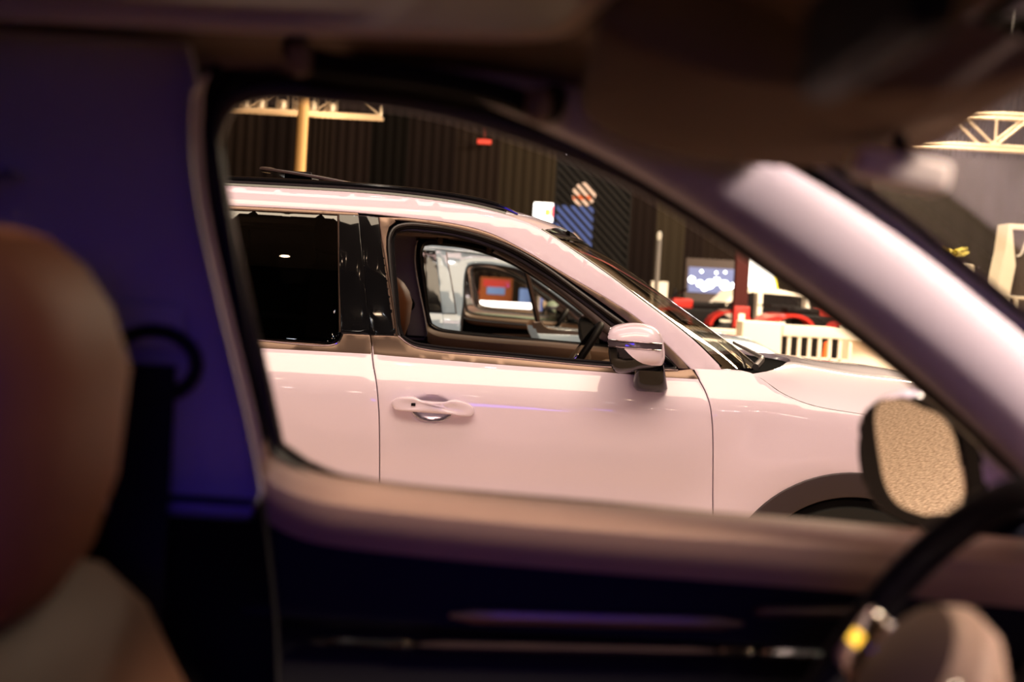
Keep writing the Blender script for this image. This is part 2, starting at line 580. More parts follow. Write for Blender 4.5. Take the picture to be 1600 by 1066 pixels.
def side_parts(root, s, res, paint):
    sd = side(s)
    g = 0.0046
    st, sb = smooth_curve(STRIP_TOP, 5), smooth_curve(STRIP_BOT, 5)
    P = lambda name, poly, m, lab=None, **kw: (lambda vf: mk(name, vf[0], vf[1], m, root, label=lab))(panel(poly, kw.pop('surf', sd), **{**dict(res=res), **kw}))
    # roof side and windscreen pillar in body colour
    P('roof_side_rail', sb + st[::-1], paint, bev=0.006, thick=0.03)
    # doors
    gf, gr = smooth_curve(GAP_F, 5), smooth_curve(GAP_R, 5)
    top_f = [(x, belt_z(x) - 0.003) for x in [-0.482 + i * (0.655 + 0.482) / 24 for i in range(25)]]
    door = P('front_door', top_f + off(gf, -g)[1:] + off(gr, g)[::-1][:-1], paint, bev=0.003, thick=0.05,
             fine=(CUP[0] - 0.09, CUP[0] + 0.09, CUP[1] - 0.06, CUP[1] + 0.06, 0.006))
    top_r = [(x, belt_z(x) - 0.003) for x in [-1.40 + i * (1.40 - 0.486) / 16 for i in range(17)]]
    rd = P('rear_door', top_r + off(gr, -g)[1:] + arc(RX, WZ, WR, 12, 60, 8) + [(-1.42, 0.86)], paint, bev=0.003, thick=0.05, res=max(res, 0.04))
    # fender
    hg = smooth_curve(HOODGAP, 4)
    fend = [(0.662, 1.128), (0.642, 1.158), (0.735, 1.158)] + off(hg, -g)[1:] + [(1.95, 0.93), (2.06, 0.80), (2.07, 0.62), (1.98, 0.42)] + arc(WX, WZ, WR, 6, 174, 40) + [(0.745, 0.42)] + off(gf, g)[::-1][:-1]
    P('front_fender', fend, paint, bev=0.003, thick=0.05)
    # quarter panel
    q = [(-1.405, belt_z(-1.4) - .003), (-1.425, 0.86)] + arc(RX, WZ, WR, 62, 176, 20) + [(-2.3, 0.42), (-2.66, 0.45), (-2.72, 0.8), (-2.66, 1.15)]
    P('quarter_panel', q, paint, res=max(res, 0.05))
    P('rear_pillar', [(-2.66, 1.16), (-1.95, belt_z(-1.9)), (-2.02, 1.6), (-2.25, 1.546), (-2.32, 1.597), (-2.5, 1.42)], paint, res=max(res, .05))
    # cladding
    P('arch_cladding', arc(WX, WZ, WR - 0.003, 4, 176, 44) + arc(WX, WZ, 0.387, 176, 4, 40), 'clad', bev=0.006, thick=0.08, surf=side(s, -0.006))
    P('arch_cladding', arc(RX, WZ, WR - 0.003, 4, 176, 30) + arc(RX, WZ, 0.387, 176, 4, 30), 'clad', bev=0.006, thick=0.08, surf=side(s, -0.006))
    P('sill_cladding', [(-1.22, 0.415), (0.76, 0.415), (0.80, 0.28), (-1.26, 0.28)], 'clad', thick=0.08, res=.06)
    # dark core behind every gap
    core = [(-2.60, 0.33), (-2.64, 1.1), (-2.3, 1.55), (-2.0, 1.62)] + off(st[12:], -0.02) + off(hg, -0.02)[1:-4] + [(1.5, .95), (1.9, 0.80), (1.9, 0.5)] + arc(WX, WZ, 0.40, 10, 170, 20) + [(0.80, 0.30), (-1.24, 0.30)] + arc(RX, WZ, 0.40, 0, 180, 20)
    ap = smooth_curve(APERTURE, 3, True)
    rw = [(-1.28, 1.20), (-0.62, 1.185), (-0.65, 1.615), (-1.26, 1.61)]
    P('inner_shell', core, 'black', holes=[off_closed(ap, 0.004), rw], bev=0.002, thick=0.03, surf=side(s, 0.034), res=max(res, 0.05))
    # bronze frame of the front door window
    P('window_frame_trim', [(-0.498, 1.628)] + off(smooth_curve([p for p in STRIP_BOT if p[0] > -0.5], 5), -0.007)[:-2] + [(0.622, 1.158)] + smooth_curve(BR_IN, 4)[::-1][:-2] + [(-0.44, 1.617), (-0.462, 1.596), (-0.469, 1.56), (-0.466, 1.515), (-0.408, 1.212), (-0.400, 1.2135), (-0.398, 1.2115), (-0.413, 1.211), (-0.485, 1.545)],
      'bronze', 'satin bronze trim round the window opening', bev=0.002, thick=0.012, res=0.02)
    P('window_frame_trim', [(-1.40, 1.615)] + off([p for p in sb if -1.5 < p[0] < -0.57], -0.007) + [(-0.572, 1.632), (-0.641, 1.631), (-1.078, 1.627), (-1.40, 1.612)], 'bronze', bev=0.002, thick=0.012, res=0.03)
    # belt moulding, front and rear
    btf = smooth_curve([(-0.366, 1.187), (-0.322, 1.172), (0.004, 1.157), (0.322, 1.145), (0.55, 1.143), (0.632, 1.155)], 5)
    P('belt_moulding', [(-0.494, 1.207), (-0.401, 1.210)] + btf + [(0.655, 1.126)] + [(x, belt_z(x) + .001) for x in (0.546, 0.329, 0.005, -0.443, -0.478)], 'bronze', 'bronze moulding along the beltline', bev=0.003, thick=0.012, res=0.02)
    P('belt_moulding', [(-1.40, 1.180), (-0.924, 1.170), (-0.630, 1.166), (-0.603, 1.180), (-0.592, 1.207), (-0.501, 1.208), (-0.486, 1.147), (-0.921, 1.145), (-1.40, 1.151)], 'bronze', bev=0.003, thick=0.012, res=0.03)
    # bright lip lines
    m = MB().tube([sd(x, z, -0.001) for x, z in smooth_curve([(-0.398, 1.2135), (-0.366, 1.191), (-0.322, 1.175), (0.004, 1.160), (0.322, 1.148), (0.585, 1.150)], 6)], 0.0032, 6)
    m.build('chrome_lip', 'chrome', root, label='bright lip under the window')
    m = MB().tube([sd(x, z, -0.001) for x, z in smooth_curve([(-1.4, 1.185), (-0.924, 1.172), (-0.632, 1.168), (-0.605, 1.182), (-0.594, 1.209)], 6)], 0.0032, 6)
    m.build('chrome_lip', 'chrome', root)
    m = MB().tube([sd(x, z, -0.002) for x, z in ((-0.604, 1.215), (-0.6455, 1.629))], 0.0035, 6)
    m.tube([sd(x, z, -0.002) for x, z in smooth_curve([(-0.404, 1.214), (-0.434, 1.357), (-0.4785, 1.537), (-0.499, 1.628)], 4)], 0.0035, 6)
    m.build('pillar_edge_trim', 'bronze', root)
    # gloss black pillar covers
    P('pillar_cover', [(-0.641, 1.629), (-0.5745, 1.630), (-0.501, 1.2125), (-0.600, 1.2125)], 'gloss_black', bev=0.004, thick=0.015, res=.03)
    P('pillar_cover', [(-0.5695, 1.630), (-0.502, 1.6265), (-0.4815, 1.537), (-0.408, 1.2145), (-0.4965, 1.2125)], 'gloss_black', bev=0.004, thick=0.015, res=.03)
    # tinted rear glass
    P('rear_window', [(-1.30, 1.61), (-1.066, 1.624), (-0.648, 1.628), (-0.608, 1.213), (-0.612, 1.190), (-0.630, 1.176), (-0.924, 1.176), (-1.34, 1.186)], 'tint', thick=0.003, bev=0.001, res=.03, surf=side(s, 0.006))
    P('quarter_window', [(-1.36, 1.61), (-1.40, 1.19), (-1.92, 1.20), (-1.98, 1.585)], 'tint', thick=0.003, bev=0.001, res=.08, surf=side(s, 0.006))
    # seals round the front window opening
    for (d, r, ins, mm, nm) in ((0.000, 0.0075, 0.010, 'rubber', 'outer_seal'), (-0.008, 0.009, 0.034, 'black', 'window_channel'), (-0.004, 0.007, 0.055, 'rubber', 'inner_seal')):
        pth = [side(s, ins)(x, z) for x, z in off_closed(ap, d)]
        MB().tube(pth, r, 8, closed=True).build(nm, mm, root)
    # door handle
    hp = smooth_curve([(-0.402, 0.987), (-0.388, 1.001), (-0.350, 1.010), (-0.322, 1.010), (-0.308, 1.003), (-0.287, 0.9995), (-0.235, 0.9985), (-0.212, 1.001), (-0.198, 1.007), (-0.178, 1.008), (-0.154, 1.003), (-0.121, 0.985), (-0.116, 0.966), (-0.131, 0.955), (-0.206, 0.958), (-0.339, 0.960), (-0.390, 0.965)], 5, True)
    cx, cz = -0.262, 0.985
    rings = []
    for sgn, rows in ((1, [0.0, 0.35, 0.6, 0.8, 0.92, 0.985, 1.0]),):
        for rr in rows[1:]:
            ring = []
            for x, z in hp:
                X, Z = cx + (x - cx) * rr, cz + (z - cz) * rr
                t = (1 - rr ** 4) ** 0.5
                arch = 0.016 + 0.012 * max(0, 1 - ((x - cx) / 0.16) ** 2)
                # scooped top of the grip
                sc = 0.55 * math.exp(-((X - cx) / 0.05) ** 4) * max(0, min(1, (Z - 0.994) / 0.012))
                base = _wz(Z) + 0.004
                ring.append((X, s * (base + (arch + 0.010 * t) * (1 - sc * 0.9)), Z))
            rings.append(ring)
    back = [(x, s * (_wz(z) - 0.004 + (0.012 if abs(x - cx) < 0.07 else 0)), z) for x, z in hp]
    rings.append(back)
    h = MB().loft(rings).build('door_handle', paint, root)
    cup = [(-0.327, 0.957), (-0.197, 0.955), (-0.203, 0.944), (-0.222, 0.934), (-0.25, 0.929), (-0.28, 0.929), (-0.305, 0.935), (-0.32, 0.946)]
    vf = panel(smooth_curve(cup, 4, True), side(s, -0.0015), res=0.008, bev=0.002, thick=0.004)
    mk('handle_cup', vf[0], vf[1], 'cup', h, label='bright hollow under the grip')
    MB().box(-0.333, -0.318, *sorted((s * (_wz(.98) + 0.030), s * (_wz(.98) + 0.037))), 0.980, 0.990, 0.002).build('lock_button', 'black', h)
    return door


def off_closed(loop, d):
    n = len(loop)
    sg = 1 if area(loop) > 0 else -1
    out = []
    for i in range(n):
        a, b = loop[i - 1], loop[(i + 1) % n]
        dx, dz = b[0] - a[0], b[1] - a[1]
        L = math.hypot(dx, dz) or 1
        out.append((loop[i][0] + sg * dz / L * d, loop[i][1] - sg * dx / L * d))
    return out


EDGE_R = smooth_curve([p for p in STRIP_TOP if p[0] <= 0.081], 4)
EDGE_W = smooth_curve([(0.08, 1.612), (0.209, 1.537), (0.326, 1.464), (0.443, 1.385), (0.627, 1.258), (0.735, 1.163)], 4)
CEN_W = smooth_curve([(0.25, 1.612), (0.385, 1.545), (0.52, 1.463), (0.645, 1.384), (0.85, 1.257), (1.0, 1.152)], 4)
ROOF_C = hermite([(-2.35, 1.66), (-2.0, 1.73), (-1.5, 1.75), (-0.9, 1.755), (-0.45, 1.748), (-0.2, 1.735), (0.0, 1.703), (0.14, 1.662), (0.25, 1.612)])


def mirror_part(root, s, paint):
    """door mirror: foot, black shell, body-colour cap, indicator strip, glass facing the rear"""
    out = smooth_curve([(0.302, 1.217), (0.307, 1.256), (0.331, 1.287), (0.374, 1.303), (0.428, 1.308), (0.476, 1.299), (0.502, 1.276), (0.518, 1.23), (0.521, 1.187), (0.508, 1.166), (0.434, 1.148), (0.402, 1.138), (0.348, 1.136), (0.316, 1.157)], 8, True)
    cx, cz = 0.415, 1.222
    yb, yo = 0.895, 1.165          # inboard and outboard ends
    NR = 26
    n = len(out)
    rear = lambda y, z: 0.312 + 0.36 * (1.16 - y) - 0.22 * (z - 1.222)

    bm = bmesh.new()
    rows = []
    for j in range(NR + 1):
        a = PI * j / NR
        rr = max(0.02, math.sin(a)) ** 0.5
        y = (yb + yo) / 2 + (yo - yb) / 2 * math.copysign(abs(math.cos(a)) ** 0.8, math.cos(a))
        row = []
        for x, z in out:
            X, Z = cx + (x - cx) * rr, cz + (z - cz) * rr
            row.append(bm.verts.new((max(X, rear(y, Z)), y, Z)))
        rows.append(row)
    for a, b in zip(rows, rows[1:]):
        for i in range(n):
            bm.faces.new((a[i], a[(i + 1) % n], b[(i + 1) % n], b[i]))
    bm.faces.new(rows[0])
    bm.faces.new(rows[-1][::-1])
    zl = lambda x: 1.244 - 0.02 * (x - 0.41)
    low = lambda x: 1.172 + 0.055 * max(0, (0.47 - x) / 0.10) ** 2
    cuts = [((0.41, 0, 1.250), (0.02, 0, 1)), ((0.41, 0, 1.224), (0.02, 0, 1)), ((0.503, 0, 1.2), (1, 0, 0)), ((0.375, 0, 1.2), (1, 0, 0)), ((0.4, 1.04, 1.2), (0, 1, 0))]
    xs = [0.375, 0.39, 0.405, 0.42, 0.44, 0.47]
    for a, b in zip(xs, xs[1:]):
        d = (b - a, low(b) - low(a))
        cuts.append(((a, 0, low(a)), (-d[1], 0, d[0])))
    cuts.append(((0.41, 0, 1.172), (0, 0, 1)))
    for co, no in cuts:
        bmesh.ops.bisect_plane(bm, geom=bm.verts[:] + bm.edges[:] + bm.faces[:], plane_co=co, plane_no=no)
    bm.verts.index_update()
    V = [v.co.copy() for v in bm.verts]
    grp = {'cap': [], 'strip': [], 'low': [], 'body': [], 'rear': []}
    for f in bm.faces:
        c = f.calc_center_median()
        isrear = c.x < rear(c.y, c.z) + 0.002
        ids = [v.index for v in f.verts]
        lowz = low(c.x) if c.x < 0.47 else 1.172
        for a, b in zip(xs, xs[1:]):
            if a <= c.x <= b:
                lowz = low(a) + (low(b) - low(a)) * (c.x - a) / (b - a)
        if isrear:
            k_ = 'rear'
        elif c.z > zl(c.x) + 0.006:
            k_ = 'cap'
        elif c.z > zl(c.x) - 0.020 and c.x < 0.503 and c.y > 1.04:
            k_ = 'strip'
        elif c.z > lowz and c.x > 0.375:
            k_ = 'low'
        else:
            k_ = 'body'
        grp[k_].append(ids)
    bm.free()

    def sub(name, faces, m, grow, par, lab=None):
        used = sorted({i for f in faces for i in f})
        mp = {u: i for i, u in enumerate(used)}
        vv = []
        for u in used:
            x, y, z = V[u]
            d = Vector((x - cx, (y - 1.03) * 0.8, z - cz)).normalized() * grow
            vv.append((x + d.x, s * (y + d.y), z + d.z))
        return mk(name, vv, [tuple(mp[i] for i in f) for f in faces], m, par, label=lab, sharp=30)
    base = sub('door_mirror', grp['rear'] + grp['body'] + grp['low'] + grp['strip'] + grp['cap'], 'gloss_black', -0.0015, root)
    sub('mirror_cap', grp['cap'], paint, 0.0015, base, 'body coloured upper cap of the mirror')
    sub('mirror_cap', grp['low'], paint, 0.0, base)
    sub('mirror_rim', grp['rear'], 'black', 0.0, base)
    sub('indicator_strip', grp['strip'], 'lens', 0.0, base, 'clear indicator lens')
    for dz in (0.0045, -0.0175):
        pth = []
        for x in (0.322, 0.34, 0.37, 0.41, 0.45, 0.48, 0.500):
            z = zl(x) + dz
            rr = max(abs(x - cx) / 0.112, 0)
            a = math.asin(min(1, max(0.02, rr ** 2)))
            y = (yb + yo) / 2 + (yo - yb) / 2 * math.cos(a) ** 0.8 + 0.001
            pth.append((x, s * y, z))
        MB().tube(pth, 0.0016, 6).build('chrome_line', 'chrome', base)
    # the glass
    cy, cz2 = 1.002, 1.222
    ring = []
    for k_ in range(40):
        a = 2 * PI * k_ / 40
        y = cy + 0.078 * math.copysign(abs(math.cos(a)) ** 0.55, math.cos(a)) + 0.004
        z = cz2 + 0.070 * math.copysign(abs(math.sin(a)) ** 0.55, math.sin(a)) * (1 - 0.10 * (y < cy))
        ring.append((rear(y, z) - 0.004, s * y, z))
    mk('mirror_glass', ring + [(x + 0.003, y, z) for x, y, z in ring], [tuple(range(40)), tuple(range(79, 39, -1))] + [(k_, (k_ + 1) % 40, 40 + (k_ + 1) % 40, 40 + k_) for k_ in range(40)], 'mirror', base, smooth=False)
    # foot
    rings = []
    for z, x0, x1, y0, y1 in ((1.172, 0.432, 0.522, 0.98, 1.07), (1.15, 0.428, 0.528, 0.96, 1.075), (1.11, 0.425, 0.540, 0.90, 1.05), (1.088, 0.428, 0.548, 0.88, 1.02), (1.074, 0.440, 0.540, 0.88, 1.00)):
        rings.append([((x0 + x1) / 2 + (x1 - x0) / 2 * math.copysign(abs(math.cos(a)) ** 0.6, math.cos(a)), s * ((y0 + y1) / 2 + (y1 - y0) / 2 * math.copysign(abs(math.sin(a)) ** 0.6, math.sin(a))), z) for a in [2 * PI * k_ / 24 for k_ in range(24)]])
    MB().loft(rings).build('mirror_foot', 'gloss_black', base)
    return base


def seat(root, name, x, y, m, front=True):
    """seat back leaning, cushion, side bolsters, head restraint with posts"""
    e = bpy.data.objects.new(name, None)
    link(e, root)
    e.location = (x, y, 0)

    def slab(nm, rows, hw, mm, bul=0.0, pw=0.45):
        rings = []
        for (cx_, cz_, tx, ang, wsc) in rows:
            ring = []
            for k_ in range(28):
                a = 2 * PI * k_ / 28
                ca, sa = math.copysign(abs(math.cos(a)) ** pw, math.cos(a)), math.copysign(abs(math.sin(a)) ** pw, math.sin(a))
                u, v = ca * tx, sa * hw * wsc
                if ca > 0:
                    u -= bul * (1 - sa * sa)
                ring.append((cx_ + u * math.cos(ang), v, cz_ + u * math.sin(ang)))
            rings.append(ring)
        return MB().loft(rings).build(nm, mm, e)
    slab('seat_back', [(0.10, 0.52, 0.06, 0.3, 0.85), (0.07, 0.60, 0.085, 0.3, 1.0), (0.0, 0.80, 0.09, 0.25, 1.0), (-0.06, 0.98, 0.085, 0.2, 0.97), (-0.095, 1.08, 0.070, 0.2, 0.90), (-0.115, 1.125, 0.048, 0.2, 0.78), (-0.122, 1.142, 0.02, 0.2, 0.6)], 0.25, 'seat_shaded', 0.035)
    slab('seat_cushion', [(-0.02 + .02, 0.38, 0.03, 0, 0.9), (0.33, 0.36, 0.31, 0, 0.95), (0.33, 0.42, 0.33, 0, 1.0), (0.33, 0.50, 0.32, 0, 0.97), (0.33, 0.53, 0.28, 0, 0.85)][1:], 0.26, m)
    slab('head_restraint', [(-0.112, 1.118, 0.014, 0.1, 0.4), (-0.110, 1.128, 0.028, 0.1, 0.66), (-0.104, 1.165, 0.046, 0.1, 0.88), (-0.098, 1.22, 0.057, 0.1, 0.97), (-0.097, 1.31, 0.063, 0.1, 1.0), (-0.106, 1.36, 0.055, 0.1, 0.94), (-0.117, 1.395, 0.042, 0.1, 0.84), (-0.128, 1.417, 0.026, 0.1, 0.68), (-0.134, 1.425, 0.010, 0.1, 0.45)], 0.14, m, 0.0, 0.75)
    for hy in (-0.07, 0.07):
        MB().tube([(-0.105, hy, 1.12), (-0.102, hy, 1.21)], 0.007, 8).build('headrest_post', 'chrome', e)
    MB().box(0.02, 0.62, -0.2, 0.2, 0.24, 0.37, 0.01).build('seat_base', 'black', e)
    return e


OPEN = [(-0.399, 0.864, 1.203), (-0.417, 0.842, 1.286), (-0.442, 0.814, 1.391), (-0.463, 0.789, 1.478), (-0.468, 0.775, 1.524), (-0.462, 0.766, 1.556), (-0.446, 0.759, 1.580), (-0.407, 0.756, 1.592), (-0.34, 0.756, 1.592), (-0.274, 0.757, 1.589), (-0.22, 0.759, 1.582), (-0.152, 0.764, 1.567), (-0.084, 0.77, 1.547), (-0.014, 0.778, 1.52), (0.057, 0.788, 1.484), (0.13, 0.8, 1.443), (0.204, 0.812, 1.398), (0.281, 0.826, 1.346), (0.36, 0.841, 1.289), (0.441, 0.857, 1.227), (0.53, 0.87, 1.17)]
SILL = smooth_curve([(-0.405, 1.222), (-0.399, 1.205), (-0.381, 1.193), (-0.348, 1.182), (-0.261, 1.174), (-0.057, 1.166), (0.161, 1.162), (0.344, 1.156), (0.55, 1.148), (0.75, 1.14)], 5)


def inner_side(root, s):
    # rounded door top and door panel
    rings = []
    for x, z in SILL:
        w = wid(x, z)
        prof = [(0.045, -0.05), (0.045, -0.006), (0.052, 0.0), (0.068, -0.003), (0.084, -0.012), (0.093, -0.025), (0.092, -0.040), (0.085, -0.056), (0.076, -0.074)]
        rings.append([(x, s * (w - a), z + b) for a, b in prof])
    MB().loft(rings, ringclosed=False).build('door_top_roll', 'door_trim', root, label='soft rounded top of the door trim')
    rings = []
    for i in range(16):
        x = -0.43 + i * (0.75 + 0.43) / 15
        zt = interp(x, SILL) - 0.070
        prof = [(0.075, zt), (0.10, zt - 0.012), (0.108, 1.012), (0.10, 1.008), (0.092, 0.995), (0.092, 0.96), (0.10, 0.93), (0.14, 0.86), (0.17, 0.83), (0.17, 0.80), (0.12, 0.77), (0.09, 0.70), (0.09, 0.45), (0.05, 0.32)]
        rings.append([(x, s * (0.985 - a), z) for a, z in prof])
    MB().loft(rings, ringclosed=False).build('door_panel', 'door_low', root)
    # chrome strips on the door panel
    def strip(nm, x0, x1, z0, z1, y, hh, m, lab=None):
        n = 12
        ring = []
        for i in range(n + 1):
            t = i / n
            x, z = x0 + (x1 - x0) * t, z0 + (z1 - z0) * t
            e = min(1, min(t, 1 - t) * 12 + 0.3)
            ring.append([(x, s * y, z - hh * e), (x, s * (y - 0.005), z - hh * 0.7 * e), (x, s * (y - 0.007), z), (x, s * (y - 0.005), z + hh * 0.7 * e), (x, s * y, z + hh * e)])
        MB().loft(ring, ringclosed=False).build(nm, m, root, label=lab)
    strip('trim_strip', -0.352, -0.227, 0.986, 0.988, 0.886, 0.006, 'chrome', 'bright strip at the rear of the door panel')
    strip('trim_strip', -0.225, 0.112, 0.988, 1.000, 0.884, 0.005, 'bronze')
    strip('trim_strip', 0.115, 0.155, 1.001, 1.002, 0.884, 0.006, 'chrome')
    strip('trim_strip', 0.163, 0.255, 1.002, 1.004, 0.884, 0.007, 'chrome')
    strip('wood_inlay', -0.193, 0.140, 1.026, 1.036, 0.873, 0.009, 'bronze')
    strip('trim_strip', 0.150, 0.272, 1.050, 1.058, 0.872, 0.007, 'bronze')
    # header and pillar return behind the weatherstrip
    on = smooth_curve(OPEN, 4)
    rr_ = []
    for i, p in enumerate(on):
        a, b = on[max(i - 1, 0)], on[min(i + 1, len(on) - 1)]
        dx, dz = b[0] - a[0], b[2] - a[2]
        L = math.hypot(dx, dz) or 1
        nx, nz = -dz / L, dx / L
        rr_.append([(p[0] + nx * d_, s * (p[1] + e_), p[2] + nz * d_) for d_, e_ in ((0.0, 0.004), (0.012, -0.002), (0.024, -0.010), (0.036, -0.022))])
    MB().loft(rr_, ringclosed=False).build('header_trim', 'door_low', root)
    # weatherstrip round the opening
    path = [(x, s * (y + 0.005), z) for x, y, z in smooth_curve(OPEN, 4)]
    MB().tube([(x + 0.0, y, z) for x, y, z in path], 0.011, 8).build('opening_seal', 'rubber', root)
    # pillar trim behind the door: smooth cover with a rounded edge
    e1 = [(-0.419, 1.157), (-0.424, 1.185), (-0.438, 1.25), (-0.466, 1.362), (-0.488, 1.462), (-0.494, 1.521), (-0.494, 1.555), (-0.490, 1.582), (-0.478, 1.600)]
    f1 = smooth_curve(e1, 4)
    e2 = [(-0.72, 1.602), (-0.72, 1.515), (-0.632, 1.497), (-0.636, 1.478), (-0.72, 1.435), (-0.72, 1.157)]
    vf = panel(f1 + e2, side(s, 0.095), res=0.025, bev=0.022, thick=0.015, steps=((0, 0), (0.38, 0.08), (0.7, 0.3), (0.92, 0.62), (1.0, 1.0)))
    pt_ = mk('pillar_trim', vf[0], vf[1], 'trim', root)
    MB().tube([side(s, 0.088)(x + 0.016, z) for x, z in f1], [0.009] * (len(f1) - 6) + [0.008, 0.007, 0.006, 0.004, 0.003, 0.002], 8).build('pillar_edge', 'seal', root, label='pale seal along the pillar edge')
    vf = panel([(-0.40, 1.153), (-0.62, 1.153), (-0.64, 0.36), (-0.34, 0.36)], side(s, 0.10), res=0.05, bev=0.002, thick=0.03)
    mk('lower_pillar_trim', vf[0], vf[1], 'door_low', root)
    # belt guide and belt
    gx, gz = -0.515, 1.335
    y0 = wid(gx, gz) - 0.11
    MB().box(gx - 0.045, gx + 0.03, min(s * y0, s * (y0 + 0.03)), max(s * y0, s * (y0 + 0.03)), gz - 0.02, gz + 0.03, 0.01).build('belt_guide', 'trim', pt_)
    MB().tube([(gx + 0.045 * math.cos(a), s * (y0 - 0.002), gz - 0.035 + 0.035 * math.sin(a)) for a in [2 * PI * k_ / 20 for k_ in range(20)]], 0.0075, 8, closed=True).build('belt_loop', 'black', pt_)
    b = []
    for (x, z, y) in ((-0.520, 1.30, y0 - 0.006), (-0.521, 1.16, y0 - 0.004), (-0.53, 0.8, y0 + 0.0), (-0.56, 0.4, y0 + 0.02)):
        b.append([(x - 0.032, s * y, z), (x + 0.030, s * y, z), (x + 0.030, s * (y - 0.003), z), (x - 0.032, s * (y - 0.003), z)])
    MB().loft(b).build('seat_belt', 'black', root)
    # windscreen pillar trim: a tapering round-edged beam
    P = [(-0.32, .722, 1.618, .006, .02), (-0.20, .724, 1.606, .014, .028), (-0.10, .728, 1.585, .026, .034), (-0.02, .733, 1.560, .034, .036), (0.08, .742, 1.518, .043, .038), (0.16, .750, 1.475, .048, .040), (0.24, .760, 1.428, .050, .042), (0.32, .772, 1.374, .051, .042), (0.40, .785, 1.316, .053, .042), (0.53, .815, 1.215, .058, .04), (0.64, .83, 1.12, .06, .04)]
    sm = smooth_curve([p[:3] for p in P], 5)
    rings = []
    for i, p in enumerate(sm):
        t = i / 5
        a_, b_ = interp(t, [(k_, q[3]) for k_, q in enumerate(P)]), interp(t, [(k_, q[4]) for k_, q in enumerate(P)])
        T = (Vector(sm[min(i + 1, len(sm) - 1)]) - Vector(sm[max(i - 1, 0)])).normalized()
        N = Vector((-T.z, 0, T.x)).normalized()
        B = T.cross(N)
        ring = []
        for k_ in range(24):
            a = 2 * PI * k_ / 24
            ca, sa = math.copysign(abs(math.cos(a)) ** 0.8, math.cos(a)), math.copysign(abs(math.sin(a)) ** 0.8, math.sin(a))
            q = Vector(p) + N * ca * a_ + B * sa * b_
            ring.append((q.x, s * q.y, q.z))
        rings.append(ring)
    MB().loft(rings).build('windscreen_pillar_trim', 'trim', root)
    # grab handle on the roof edge
    gp = smooth_curve([(-0.365, .66, 1.628), (-0.36, .622, 1.612), (-0.33, .607, 1.600), (-0.24, .602, 1.592), (-0.16, .608, 1.580), (-0.12, .625, 1.570), (-0.112, .66, 1.590)], 5)
    gh = MB().tube([(x, s * y, z) for x, y, z in gp], 0.0125, 10).build('grab_handle', 'door_low', root)
    for x, z in ((-0.352, 1.603), (-0.128, 1.572)):
        MB().lathe([(0.001, -0.012), (0.014, -0.010), (0.018, 0), (0.014, 0.010), (0.001, 0.012)], 'X', 12, (x, s * 0.600, z)).build('handle_pivot', 'liner', gh)
    # sun visor folded up
    vp = smooth_curve([(-0.085, 1.572), (-0.02, 1.528), (0.05, 1.513), (0.13, 1.514), (0.19, 1.535), (0.235, 1.57), (0.20, 1.605), (0.08, 1.632), (-0.05, 1.635), (-0.09, 1.61)], 4, True)
    vis = bpy.data.objects.new('sun_visor', None)
    link(vis, root)
    rings = []
    for (sc, yy) in ((0.93, 0.56), (0.99, 0.548), (1.0, 0.53), (1.0, 0.30), (0.99, 0.285), (0.93, 0.275)):
        rings.append([(0.07 + (x - 0.07) * sc * (1 - 0.0 * yy), s * yy, 1.575 + (z - 1.575) * sc * 0.55 + (0.56 - yy) * 0.10 - 0.018) for x, z in vp])
    MB().loft(rings).build('visor_flap', 'liner', vis)
    MB().tube([(0.19, s * 0.58, 1.595), (0.20, s * 0.2, 1.63)], 0.006, 8).build('visor_rod', 'black', vis)


